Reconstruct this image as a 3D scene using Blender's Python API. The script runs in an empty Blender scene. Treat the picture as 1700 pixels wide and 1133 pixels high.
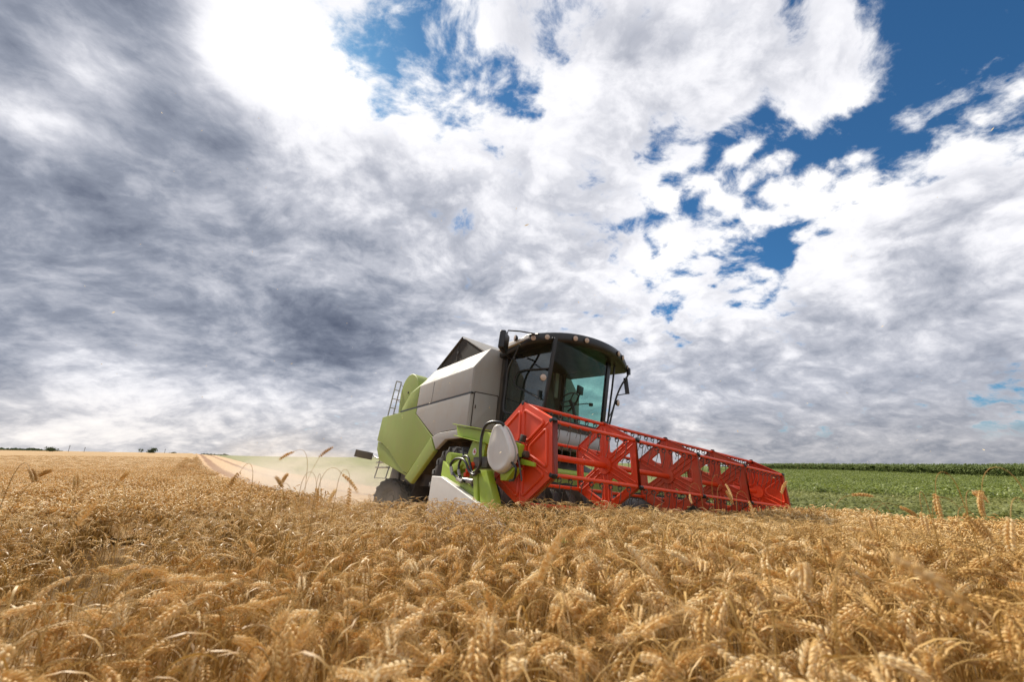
import bpy, bmesh, math, random
import numpy as np
from mathutils import Vector, Matrix, Euler
from mathutils.geometry import tessellate_polygon

scene = bpy.context.scene
COL = scene.collection
PI = math.pi
R = math.radians
random.seed(7)

# ---------------------------------------------------------------- camera
EYE = 1.05                      # camera height; world z = eye-relative z + EYE
FPX = 667.57                    # focal length in pixels of the 1700 px wide frame
PITCH, ROLL = R(16.402), R(0.876)
cam_data = bpy.data.cameras.new("camera")
cam_data.sensor_width = 36.0
cam_data.lens = FPX / 1700.0 * 36.0
cam_data.clip_start = 0.02
cam_data.clip_end = 6000
cam_data.dof.use_dof = True
cam_data.dof.focus_distance = 5.5
cam_data.dof.aperture_fstop = 2.4
cam = bpy.data.objects.new("camera", cam_data)
COL.objects.link(cam)
scene.camera = cam
_f = Vector((0, math.cos(PITCH), math.sin(PITCH)))
_u = Vector((0, -math.sin(PITCH), math.cos(PITCH)))
_x = Vector((1, 0, 0))
_r2 = math.cos(ROLL) * _x + math.sin(ROLL) * _u
_u2 = math.cos(ROLL) * _u - math.sin(ROLL) * _x
cam.matrix_world = Matrix(((_r2.x, _u2.x, -_f.x, 0), (_r2.y, _u2.y, -_f.y, 0), (_r2.z, _u2.z, -_f.z, EYE), (0, 0, 0, 1)))


def view_dir(px, py):
    """world direction of a sight line, in pixels of the 1700 x 1133 frame"""
    dx, dy = px - 850.0, py - 566.5
    return (_f * FPX + _r2 * dx - _u2 * dy).normalized()


# ---------------------------------------------------------------- exposure
scene.view_settings.view_transform = 'Standard'
scene.view_settings.look = 'None'
scene.view_settings.gamma = 1.0
scene.view_settings.use_curve_mapping = False
scene.view_settings.exposure = 0.28
scene.cycles.max_bounces = 8
scene.cycles.transparent_max_bounces = 12
scene.cycles.volume_bounces = 0
scene.cycles.use_denoising = True

# ---------------------------------------------------------------- sun
SUN_DIR = view_dir(440, 130)
SUN_EL = math.asin(SUN_DIR.z)
SUN_AZ = math.atan2(SUN_DIR.x, SUN_DIR.y)     # from +Y towards +X
sun_data = bpy.data.lights.new("sun", 'SUN')
sun_data.energy = 5.0
sun_data.angle = R(3.0)
sun_data.color = (1.0, 0.92, 0.80)
sun = bpy.data.objects.new("sun", sun_data)
COL.objects.link(sun)
sun.rotation_euler = (-SUN_DIR).to_track_quat('-Z', 'Y').to_euler()

# ---------------------------------------------------------------- node expressions
class Ex:
    """arithmetic on shader sockets"""
    def __init__(self, nt, s): self.nt, self.s = nt, s
    def _m(self, op, *a, clamp=False):
        n = self.nt.nodes.new('ShaderNodeMath'); n.operation = op; n.use_clamp = clamp
        for i, v in enumerate((self,) + a):
            if isinstance(v, Ex): self.nt.links.new(v.s, n.inputs[i])
            else: n.inputs[i].default_value = float(v)
        return Ex(self.nt, n.outputs[0])
    def __add__(s, o): return s._m('ADD', o)
    __radd__ = __add__
    def __mul__(s, o): return s._m('MULTIPLY', o)
    __rmul__ = __mul__
    def __sub__(s, o): return s._m('SUBTRACT', o)
    def __rsub__(s, o): return s._m('MULTIPLY', -1.0)._m('ADD', o)
    def __truediv__(s, o): return s._m('DIVIDE', o)
    def __pow__(s, o): return s._m('POWER', o)
    def max(s, o): return s._m('MAXIMUM', o)
    def min(s, o): return s._m('MINIMUM', o)
    def clamp(s): return s._m('ADD', 0.0, clamp=True)
    def exp(s): return s._m('EXPONENT')
    def abs(s): return s._m('ABSOLUTE')
    def step(s, a, b, lo=0.0, hi=1.0, smooth=True):
        n = s.nt.nodes.new('ShaderNodeMapRange'); n.clamp = True
        if smooth: n.interpolation_type = 'SMOOTHSTEP'
        s.nt.links.new(s.s, n.inputs[0])
        for i, v in enumerate((a, b, lo, hi)): n.inputs[i + 1].default_value = v
        return Ex(s.nt, n.outputs[0])


def combine(nt, x, y, z):
    n = nt.nodes.new('ShaderNodeCombineXYZ')
    for i, v in enumerate((x, y, z)):
        if isinstance(v, Ex): nt.links.new(v.s, n.inputs[i])
        else: n.inputs[i].default_value = float(v)
    return n.outputs[0]


def noise(nt, vec, scale, detail=6, rough=0.55, dist=0.0, color=False, lac=2.0):
    n = nt.nodes.new('ShaderNodeTexNoise'); n.noise_dimensions = '3D'
    if vec is not None: nt.links.new(vec, n.inputs['Vector'])
    n.inputs['Scale'].default_value = scale; n.inputs['Detail'].default_value = detail
    n.inputs['Roughness'].default_value = rough; n.inputs['Distortion'].default_value = dist
    n.inputs['Lacunarity'].default_value = lac
    return n.outputs['Color'] if color else Ex(nt, n.outputs['Fac'])


def mixc(nt, fac, a, b):
    n = nt.nodes.new('ShaderNodeMix'); n.data_type = 'RGBA'
    for i, v in ((0, fac), (6, a), (7, b)):
        if isinstance(v, Ex): nt.links.new(v.s, n.inputs[i])
        elif hasattr(v, 'default_value'): nt.links.new(v, n.inputs[i])
        elif isinstance(v, (tuple, list)): n.inputs[i].default_value = (v[0], v[1], v[2], 1)
        else: n.inputs[i].default_value = v
    return n.outputs[2]


def ramp(nt, fac, stops, interp='LINEAR'):
    n = nt.nodes.new('ShaderNodeValToRGB'); n.color_ramp.interpolation = interp
    e = n.color_ramp.elements
    while len(e) < len(stops): e.new(0.5)
    for el, (p, c) in zip(e, stops): el.position = p; el.color = (c[0], c[1], c[2], 1)
    nt.links.new(fac.s if isinstance(fac, Ex) else fac, n.inputs[0])
    return n.outputs[0]


# ---------------------------------------------------------------- world: blue sky with a broken cloud layer
world = bpy.data.worlds.new("World")
scene.world = world
world.use_nodes = True
wn = world.node_tree
wn.nodes.clear()
wout = wn.nodes.new('ShaderNodeOutputWorld')
wbg = wn.nodes.new('ShaderNodeBackground')
wn.links.new(wbg.outputs[0], wout.inputs[0])
sky = wn.nodes.new('ShaderNodeTexSky')
sky.sky_type = 'NISHITA'
sky.sun_disc = False
sky.sun_elevation = SUN_EL
sky.sun_rotation = SUN_AZ
sky.air_density = 1.0
sky.dust_density = 0.4
sky.ozone_density = 2.0
tc = wn.nodes.new('ShaderNodeTexCoord')
sep = wn.nodes.new('ShaderNodeSeparateXYZ')
wn.links.new(tc.outputs['Generated'], sep.inputs[0])
dX, dY, dZ = (Ex(wn, sep.outputs[i]) for i in range(3))


def lobe(d, width):
    """1 in direction d, falling to exp(-1) at the angle `width` (degrees)"""
    k = 1.0 / (1.0 - math.cos(R(width)))
    dt = dX * d.x + dY * d.y + dZ * d.z
    return ((dt - 1.0) * k).exp()


def lobes(spec):
    tot = None
    for px, py, wd, amp in spec:
        e = lobe(view_dir(px, py), wd) * amp
        tot = e if tot is None else tot + e
    return tot


zz = dZ.max(0.0) + 0.40
cu, cv = dX / zz, dY / zz                      # the flat cloud layer overhead
P = combine(wn, cu, cv, 0.0)
PS = combine(wn, cu * 0.90 + cv * 0.25, cv * 1.0 - cu * 0.25, 3.7)
warp = noise(wn, P, 2.0, 4, 0.5, color=True)
vadd = wn.nodes.new('ShaderNodeVectorMath'); vadd.operation = 'MULTIPLY_ADD'
wn.links.new(warp, vadd.inputs[0]); vadd.inputs[1].default_value = (0.22, 0.22, 0.22); wn.links.new(PS, vadd.inputs[2])
PW = vadd.outputs[0]
nBig = noise(wn, PW, 3.0, 9, 0.58)
nMid = noise(wn, PW, 7.4, 10, 0.60)
nFine = noise(wn, PW, 13.0, 9, 0.62)
nPuff = noise(wn, PW, 21.0, 8, 0.62)
nSoft = noise(wn, PW, 5.0, 7, 0.55)
nRoll = noise(wn, PW, 1.8, 4, 0.5)
vo = wn.nodes.new('ShaderNodeTexVoronoi'); vo.feature = 'SMOOTH_F1'
vo.inputs['Scale'].default_value = 15.0; vo.inputs['Smoothness'].default_value = 0.35; vo.inputs['Randomness'].default_value = 1.0
wn.links.new(PW, vo.inputs['Vector'])
cells = (0.46 - Ex(wn, vo.outputs['Distance']))          # puffs of a mackerel sky
cellmask = lobe(view_dir(1260, 380), 26) * 0.9 + 0.25
dens = cells * cellmask * 1.35 + (nBig - 0.5) * 0.9 + (nMid - 0.5) * 2.1 + (nFine - 0.5) * 2.2 + (nPuff - 0.5) * 1.3 + 0.5
COVER = [  # px, py, width deg, amount
    (560, 330, 26, 0.40), (250, 420, 26, 0.60), (60, 120, 22, 0.50), (400, 120, 8, 0.40), (480, 240, 7, 0.34),
    (930, 330, 12, 0.34), (1030, 110, 9, 0.40), (1170, 80, 8, 0.36), (1320, 60, 6, 0.34), (760, 480, 14, 0.40),
    (1500, 660, 20, 0.55), (1080, 680, 18, 0.50), (1650, 430, 9, 0.42), (1500, 440, 9, 0.36), (300, 680, 24, 0.75), (1330, 360, 24, 0.47), (900, 620, 16, 0.25),
    (1200, 180, 7, 0.30), (1410, 120, 3.6, 0.56), (1360, 150, 3, 0.36), (1470, 140, 3.5, 0.30), (1560, 230, 4, 0.20), (1330, 270, 2.5, 0.2), (1450, 50, 3, 0.24), (1520, 260, 5, 0.24), (1690, 140, 2.2, 0.30), (1560, 75, 1.6, 0.16), (1640, 330, 5, 0.22), (1660, 215, 4, -0.34),
    (715, 20, 6.0, -0.64), (620, 90, 4, -0.30), (605, 185, 3.4, -0.44), (655, 190, 3.0, -0.36), (765, 200, 3.4, -0.42), (885, 145, 3.0, -0.50), (530, 60, 3, -0.22),
    (950, 30, 3.5, -0.50), (800, 90, 2.4, -0.16), (500, 185, 2.0, -0.4), (870, 150, 2, -0.2),
    (1530, 40, 6.0, -0.58), (1650, 10, 8, -0.56), (1610, 170, 5, -0.46), (1390, 215, 4.0, -0.64), (1300, 180, 3.0, -0.42), (1450, 195, 3.5, -0.50), (1310, 235, 3.0, -0.3),
    (1110, 300, 3.0, -0.50), (1160, 330, 3.0, -0.52), (1280, 295, 3.0, -0.52), (1200, 235, 2.5, -0.44), (1460, 300, 3.5, -0.50), (1360, 300, 3, -0.26), (1240, 190, 2.5, -0.3),
    (1250, 395, 3.0, -0.44), (1310, 400, 2.4, -0.22), (1290, 440, 2.4, -0.30), (1105, 412, 2.2, -0.50), (1230, 480, 3.4, -0.46), (1285, 520, 3.2, -0.50), (1110, 500, 3.2, -0.46), (1370, 385, 2, -0.36), (1200, 440, 3, -0.3), (1160, 540, 2.4, -0.3),
    (1020, 475, 2.6, -0.36), (1035, 360, 2.4, -0.34), (1130, 205, 2, -0.36), (1700, 660, 3.5, -0.62), (1680, 260, 3, -0.3), (1240, 330, 8, -0.12), (1600, 425, 2.4, -0.3),
]
behind = lobe(Vector((0.25, -0.88, 0.40)).normalized(), 55)      # unseen cloud opposite the sun, added to brighten surfaces that face the camera
cover = lobes(COVER) + behind * 0.4 + 0.11
cd = dens + cover
alpha = cd.step(0.22, 1.06)
alpha = alpha.max(dZ.step(0.10, 0.03))
LIGHT = [  # brightness of the cloud base
    (430, 90, 5.5, 0.60), (440, 130, 11, 0.18), (640, 250, 16, 0.06), (960, 160, 24, 0.05), (1300, 320, 22, 0.08), (1550, 420, 14, 0.08),
    (100, 200, 15, -0.10), (-80, 420, 20, -0.10), (290, 200, 6.5, -0.24), (200, 480, 14, -0.17), (420, 540, 11, -0.16), (570, 590, 9, -0.30), (410, 215, 3.6, -0.36),
    (30, 40, 12, -0.14), (250, 30, 5.5, -0.26), (30, 660, 9, -0.06), (760, 430, 10, -0.06), (620, 490, 10, -0.16), (500, 370, 6, -0.10),
    (1350, 580, 12, -0.07), (1650, 620, 12, -0.10), (1480, 500, 6, -0.10), (950, 640, 10, -0.04), (1080, 660, 6, -0.08), (1230, 600, 7, -0.10), (1650, 700, 7, -0.10), (820, 500, 6, -0.06),
    (470, 690, 6, 0.28), (170, 718, 4.5, 0.34), (40, 725, 4, 0.32), (600, 745, 6, 0.18), (160, 110, 3.0, 0.36), (1600, 745, 3.5, 0.14), (1150, 740, 5, 0.05), (330, 740, 6, 0.20),
    (110, 195, 4, 0.22), (20, 190, 3, 0.28), (230, 600, 3.5, 0.22), (80, 570, 4, 0.18), (130, 630, 3, 0.14), (320, 660, 4, 0.08),
]
light = lobes(LIGHT) + behind * 0.08 + 0.83 - dZ.step(0.16, 0.0) * 0.20
band = dZ.step(0.02, 0.42, 0.66, 0.85)
texr = cells * cellmask * 0.28 + (nSoft - 0.5) * 0.9 + (nRoll - 0.5) * 0.7 + (nMid - 0.5) * 0.8 + (nFine - 0.5) * 0.5 + (nPuff - 0.5) * 0.45
thick = cd.step(0.70, 1.2)
lum = light + texr * band - thick * 0.09 + (1.0 - thick) * 0.06
cloud = ramp(wn, lum * 0.5, [(0.0, (0.075, 0.092, 0.14)), (0.12, (0.15, 0.172, 0.23)), (0.22, (0.255, 0.28, 0.345)), (0.33, (0.47, 0.485, 0.545)), (0.43, (0.76, 0.76, 0.80)), (0.52, (0.90, 0.895, 0.91)), (0.72, (1.15, 1.1, 1.05)), (1.0, (2.8, 2.5, 2.2))])
warm = dZ.step(0.0, 0.16, 0.55, 0.0)
cloudw = wn.nodes.new('ShaderNodeMix'); cloudw.data_type = 'RGBA'; cloudw.blend_type = 'MULTIPLY'
wn.links.new(warm.s, cloudw.inputs[0]); wn.links.new(cloud, cloudw.inputs[6]); cloudw.inputs[7].default_value = (1.0, 0.92, 0.80, 1)
skys = wn.nodes.new('ShaderNodeMix'); skys.data_type = 'RGBA'; skys.blend_type = 'MULTIPLY'
skys.inputs[0].default_value = 1.0
wn.links.new(sky.outputs[0], skys.inputs[6]); skys.inputs[7].default_value = (0.029, 0.062, 0.083, 1)
allsky = mixc(wn, alpha, skys.outputs[2], cloudw.outputs[2])
below = dZ.step(-0.02, -0.06)                  # the land's own colour under the horizon
allsky = mixc(wn, below, allsky, (0.20, 0.14, 0.07))
wn.links.new(allsky, wbg.inputs['Color'])
wbg.inputs['Strength'].default_value = 1.0
world.cycles.sampling_method = 'MANUAL'
world.cycles.sample_map_resolution = 512


# ================================================================ helpers
class MB:
    """collects shapes and links them as ONE mesh object"""
    def __init__(self): self.v, self.f, self.m = [], [], []

    def add(self, verts, faces, mi=0):
        o = len(self.v)
        self.v += [tuple(p) for p in verts]
        self.f += [tuple(i + o for i in f) for f in faces]
        self.m += [mi] * len(faces)
        return self

    def box(self, c, s, rot=None, mi=0):
        hx, hy, hz = s[0] / 2, s[1] / 2, s[2] / 2
        q = Euler(rot).to_matrix() if rot else Matrix.Identity(3)
        vs = [Vector(c) + q @ Vector((x, y, z)) for x in (-hx, hx) for y in (-hy, hy) for z in (-hz, hz)]
        return self.add(vs, [(0, 1, 3, 2), (4, 6, 7, 5), (0, 4, 5, 1), (2, 3, 7, 6), (0, 2, 6, 4), (1, 5, 7, 3)], mi)

    def prism(self, poly, axis, a, b, mi=0):
        """poly in the two other axes (x,z for 'y'; y,z for 'x'; x,y for 'z'), swept from a to b"""
        n = len(poly)
        def P(p, t):
            return {'y': (p[0], t, p[1]), 'x': (t, p[0], p[1]), 'z': (p[0], p[1], t)}[axis]
        vs = [P(p, a) for p in poly] + [P(p, b) for p in poly]
        fs = [tuple(range(n)), tuple(range(2 * n - 1, n - 1, -1))]
        fs += [(i, (i + 1) % n + 0, (i + 1) % n + n, i + n) for i in range(n)]
        return self.add(vs, fs, mi)

    def holed(self, outer, holes, axis, a, b, mi=0):
        """a plate with openings"""
        loops = [outer] + holes
        tri = tessellate_polygon([[Vector((p[0], p[1], 0)) for p in l] for l in loops])
        flat = [p for l in loops for p in l]
        n = len(flat)
        def P(p, t):
            return {'y': (p[0], t, p[1]), 'x': (t, p[0], p[1]), 'z': (p[0], p[1], t)}[axis]
        vs = [P(p, a) for p in flat] + [P(p, b) for p in flat]
        fs = [tuple(t) for t in tri] + [tuple(i + n for i in reversed(t)) for t in tri]
        o = 0
        for l in loops:
            k = len(l)
            fs += [(o + i, o + (i + 1) % k, o + (i + 1) % k + n, o + i + n) for i in range(k)]
            o += k
        return self.add(vs, fs, mi)

    def loft(self, rings, cap=True, closed=True, mi=0):
        n = len(rings[0])
        vs = [p for r in rings for p in r]
        fs = []
        for k in range(len(rings) - 1):
            for i in range(n if closed else n - 1):
                j = (i + 1) % n
                fs.append((k * n + i, k * n + j, (k + 1) * n + j, (k + 1) * n + i))
        if cap:
            fs.append(tuple(range(n - 1, -1, -1)))
            fs.append(tuple(range((len(rings) - 1) * n, len(rings) * n)))
        return self.add(vs, fs, mi)

    def tube(self, path, r, n=8, cap=True, mi=0):
        path = [Vector(p) for p in path]
        rs = r if isinstance(r, (list, tuple)) else [r] * len(path)
        rings = []
        up = None
        for i, p in enumerate(path):
            a = path[max(i - 1, 0)]; b = path[min(i + 1, len(path) - 1)]
            t = (b - a).normalized()
            if up is None:
                up = t.orthogonal().normalized()
            else:
                up = (up - t * up.dot(t))
                up = up.normalized() if up.length > 1e-6 else t.orthogonal().normalized()
            w = t.cross(up)
            rings.append([p + (up * math.cos(2 * PI * k / n) + w * math.sin(2 * PI * k / n)) * rs[i] for k in range(n)])
        return self.loft(rings, cap=cap, mi=mi)

    def cyl(self, a, b, r, n=16, r2=None, mi=0):
        return self.tube([a, b], [r, r if r2 is None else r2], n, mi=mi)

    def lathe(self, prof, c, axis='y', n=32, mi=0):
        """prof: (radius, offset along the axis) pairs, closed ring of the section"""
        rings = []
        for k in range(n):
            a = 2 * PI * k / n
            ring = []
            for r, t in prof:
                u, w = r * math.cos(a), r * math.sin(a)
                ring.append({'y': (c[0] + u, c[1] + t, c[2] + w), 'x': (c[0] + t, c[1] + u, c[2] + w), 'z': (c[0] + u, c[1] + w, c[2] + t)}[axis])
            rings.append(ring)
        rings.append(rings[0])
        return self.loft(rings, cap=False, closed=True, mi=mi)

    def mesh(self, name, mats, smooth=40, bevel=0.0, seg=2):
        me = bpy.data.meshes.new(name)
        me.from_pydata(self.v, [], self.f)
        me.polygons.foreach_set('material_index', self.m)
        bm = bmesh.new(); bm.from_mesh(me)
        bmesh.ops.remove_doubles(bm, verts=bm.verts, dist=1e-5)
        bmesh.ops.recalc_face_normals(bm, faces=bm.faces)
        if bevel:
            es = [e for e in bm.edges if len(e.link_faces) == 2 and e.calc_face_angle(0) > R(25)]
            bmesh.ops.bevel(bm, geom=es, offset=bevel, segments=seg, profile=0.6, affect='EDGES', clamp_overlap=True)
        for f in bm.faces: f.smooth = smooth > 0
        if smooth:
            for e in bm.edges:
                e.smooth = not (len(e.link_faces) == 2 and e.calc_face_angle(0) > R(smooth))
        bm.to_mesh(me); bm.free()
        for m in (mats if isinstance(mats, (list, tuple)) else [mats]): me.materials.append(m)
        return me

    def build(self, name, mats, parent=None, smooth=40, bevel=0.0, seg=2):
        o = bpy.data.objects.new(name, self.mesh(name, mats, smooth, bevel, seg))
        COL.objects.link(o)
        if parent is not None: o.parent = parent
        return o


def tag(o, label=None, cat=None, group=None, kind=None):
    if label: o['label'] = label
    if cat: o['category'] = cat
    if group: o['group'] = group
    if kind: o['kind'] = kind
    return o


def empty(name, loc=(0, 0, 0), rot=(0, 0, 0)):
    o = bpy.data.objects.new(name, None)
    COL.objects.link(o)
    o.location = loc; o.rotation_euler = rot
    o.empty_display_size = 0.2
    return o


def rounded(poly, r, n=4):
    """rounds the corners of a 2-D outline"""
    out = []
    k = len(poly)
    for i in range(k):
        p = Vector(poly[i]); a = Vector(poly[i - 1]); b = Vector(poly[(i + 1) % k])
        da, db = (a - p), (b - p)
        ra = min(r, da.length * 0.45, db.length * 0.45)
        A = p + da.normalized() * ra; B = p + db.normalized() * ra
        for j in range(n + 1):
            t = j / n
            q = A * (1 - t) ** 2 + p * 2 * t * (1 - t) + B * t * t
            out.append((q.x, q.y))
    return out


def curve_pts(pts, n=6):
    """Catmull-Rom through 3-D points"""
    P = [Vector(p) for p in pts]
    P = [P[0] * 2 - P[1]] + P + [P[-1] * 2 - P[-2]]
    out = []
    for i in range(1, len(P) - 2):
        for j in range(n):
            t = j / n
            out.append(0.5 * ((2 * P[i]) + (P[i + 1] - P[i - 1]) * t + (2 * P[i - 1] - 5 * P[i] + 4 * P[i + 1] - P[i + 2]) * t * t
                              + (3 * P[i] - P[i - 1] - 3 * P[i + 1] + P[i + 2]) * t ** 3))
    out.append(P[-2])
    return out


# ================================================================ materials
def new_mat(name):
    m = bpy.data.materials.new(name); m.use_nodes = True
    nt = m.node_tree
    return m, nt, nt.nodes['Principled BSDF']


def painted(name, col, rough=0.45, dust=0.35, dustcol=(0.36, 0.27, 0.18), metal=0.0, coat=0.0, scale=3.0, bump=0.02):
    """paint or plastic with field dust, streaks and small wear"""
    m, nt, b = new_mat(name)
    tcn = nt.nodes.new('ShaderNodeTexCoord')
    obv = tcn.outputs['Object']
    n1 = noise(nt, obv, scale, 8, 0.65)
    mp = nt.nodes.new('ShaderNodeMapping'); mp.inputs['Scale'].default_value = (9, 9, 1.2)
    nt.links.new(obv, mp.inputs[0])
    n2 = noise(nt, mp.outputs[0], 2.0, 6, 0.6)
    n3 = noise(nt, obv, 60.0, 4, 0.7)
    spots = n3.step(0.66, 0.74)
    d = (n1.step(0.38, 0.72) * 0.55 + n2.step(0.45, 0.75) * 0.35 + spots * 0.5) * dust
    var = noise(nt, obv, 1.1, 3, 0.5)
    base = mixc(nt, var, tuple(c * 0.92 for c in col), tuple(min(1, c * 1.06) for c in col))
    c = mixc(nt, d.clamp(), base, dustcol)
    nt.links.new(c, b.inputs['Base Color'])
    rr = (n1 - 0.5) * 0.25 + rough + d * 0.3
    nt.links.new(rr.clamp().s, b.inputs['Roughness'])
    b.inputs['Metallic'].default_value = metal
    b.inputs['Coat Weight'].default_value = coat
    if bump:
        bp = nt.nodes.new('ShaderNodeBump'); bp.inputs['Strength'].default_value = bump * 4; bp.inputs['Distance'].default_value = 0.01
        nt.links.new(n1.s, bp.inputs['Height']); nt.links.new(bp.outputs[0], b.inputs['Normal'])
    return m


def glass_mat(name, tint, refl=0.10, dust=0.12):
    m, nt, b = new_mat(name)
    nt.nodes.remove(b)
    out = [n for n in nt.nodes if n.type == 'OUTPUT_MATERIAL'][0]
    tr = nt.nodes.new('ShaderNodeBsdfTransparent'); tr.inputs[0].default_value = (*tint, 1)
    gl = nt.nodes.new('ShaderNodeBsdfGlossy'); gl.inputs['Roughness'].default_value = 0.03
    df = nt.nodes.new('ShaderNodeBsdfDiffuse'); df.inputs[0].default_value = (0.35, 0.30, 0.22, 1)
    lw = nt.nodes.new('ShaderNodeLayerWeight'); lw.inputs[0].default_value = 0.5
    tcn = nt.nodes.new('ShaderNodeTexCoord')
    dn = noise(nt, tcn.outputs['Object'], 7.0, 8, 0.7).step(0.42, 0.8) * dust
    mx = nt.nodes.new('ShaderNodeMixShader'); mx2 = nt.nodes.new('ShaderNodeMixShader')
    fr = (Ex(nt, lw.outputs['Facing']) ** 5.0) * 0.9 + refl
    nt.links.new(fr.clamp().s, mx.inputs[0]); nt.links.new(tr.outputs[0], mx.inputs[1]); nt.links.new(gl.outputs[0], mx.inputs[2])
    nt.links.new(dn.s, mx2.inputs[0]); nt.links.new(mx.outputs[0], mx2.inputs[1]); nt.links.new(df.outputs[0], mx2.inputs[2])
    nt.links.new(mx2.outputs[0], out.inputs[0])
    return m


M = {}
M['grey'] = painted('pale_grey_paint', (0.35, 0.335, 0.31), 0.65, 0.40)
M['green'] = painted('soft_green_paint', (0.265, 0.335, 0.050), 0.48, 0.32)
M['lime'] = painted('lime_paint', (0.31, 0.43, 0.022), 0.42, 0.38)
M['red'] = painted('red_paint', (0.70, 0.050, 0.004), 0.45, 0.24, dustcol=(0.36, 0.12, 0.05))
M['redworn'] = painted('dusty_red_paint', (0.60, 0.050, 0.008), 0.5, 0.55, dustcol=(0.42, 0.20, 0.11))
M['white'] = painted('white_plastic', (0.62, 0.585, 0.53), 0.45, 0.22)
M['black'] = painted('black_plastic', (0.010, 0.009, 0.008), 0.40, 0.06)
M['lining'] = painted('tank_lining', (0.022, 0.016, 0.011), 0.8, 0.10)
M['dark'] = painted('dark_steel', (0.035, 0.030, 0.026), 0.6, 0.45)
M['rubber'] = painted('tyre_rubber', (0.022, 0.021, 0.021), 0.75, 0.40, dustcol=(0.16, 0.125, 0.095))
M['steel'] = painted('worn_steel', (0.38, 0.36, 0.33), 0.42, 0.3, metal=0.8)
M['hose'] = painted('hose_rubber', (0.012, 0.012, 0.012), 0.35, 0.08)
M['interior'] = painted('cab_interior', (0.045, 0.037, 0.028), 0.7, 0.3)
M['seat'] = painted('seat_fabric', (0.03, 0.03, 0.032), 0.85, 0.2)
M['lens'] = painted('lamp_lens', (0.52, 0.40, 0.31), 0.15, 0.15, coat=0.5)
M['amber'] = painted('amber_lens', (0.75, 0.30, 0.05), 0.2, 0.1, coat=0.4)
M['windshield'] = glass_mat('windshield_glass', (0.76, 0.88, 0.84), 0.025, 0.045)
M['teal'] = glass_mat('teal_glass', (0.62, 0.85, 0.81), 0.04, 0.08)
M['doorglass'] = glass_mat('door_glass', (0.60, 0.70, 0.68), 0.10, 0.10)
M['sticker'] = painted('sticker_white', (0.75, 0.72, 0.68), 0.4, 0.1)
M['stickerred'] = painted('sticker_red', (0.55, 0.05, 0.06), 0.4, 0.1)
M['rim'] = painted('wheel_rim_paint', (0.30, 0.28, 0.25), 0.5, 0.5)
M['wheeldark'] = painted('wheel_disc_paint', (0.05, 0.045, 0.04), 0.6, 0.5)
M['board'] = painted('weathered_board', (0.13, 0.115, 0.10), 0.7, 0.5)


# ================================================================ combine harvester (x forward, y to its left, z up; metres)
HARV = Vector((-0.04434, 8.99605, -1.41564 + EYE))
HROT = (-0.10658, -0.02719, -0.92555)
combine_root = empty('combine_harvester', HARV, HROT)
tag(combine_root, 'grey and green combine harvester with a red reel, cutting at the edge of the wheat', 'combine harvester')
CH = combine_root

# ---- body shells -------------------------------------------------
YB = 1.525
core = MB()
core.prism([(-4.25, 2.46), (-4.32, 1.85), (-3.98, 1.33), (-1.98, 0.98), (-1.25, 1.45), (-0.95, 1.70), (0.44, 1.78), (0.44, 2.5)], 'y', -1.47, 1.47)
core.prism([(-3.6, 0.72), (1.15, 0.72), (1.3, 1.2), (0.9, 1.85), (-3.2, 1.6)], 'y', -0.78, 0.78)
core.prism([(-3.75, 0.50), (-2.9, 0.46), (-2.6, 1.2), (-3.9, 1.4)], 'y', -0.9, 0.9)
core.box((0.15, 0, 0.70), (0.34, 2.1, 0.34))
core.box((-3.2, 0, 0.42), (0.22, 2.0, 0.22))
core.build('chassis', M['dark'], CH, bevel=0.015)

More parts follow.
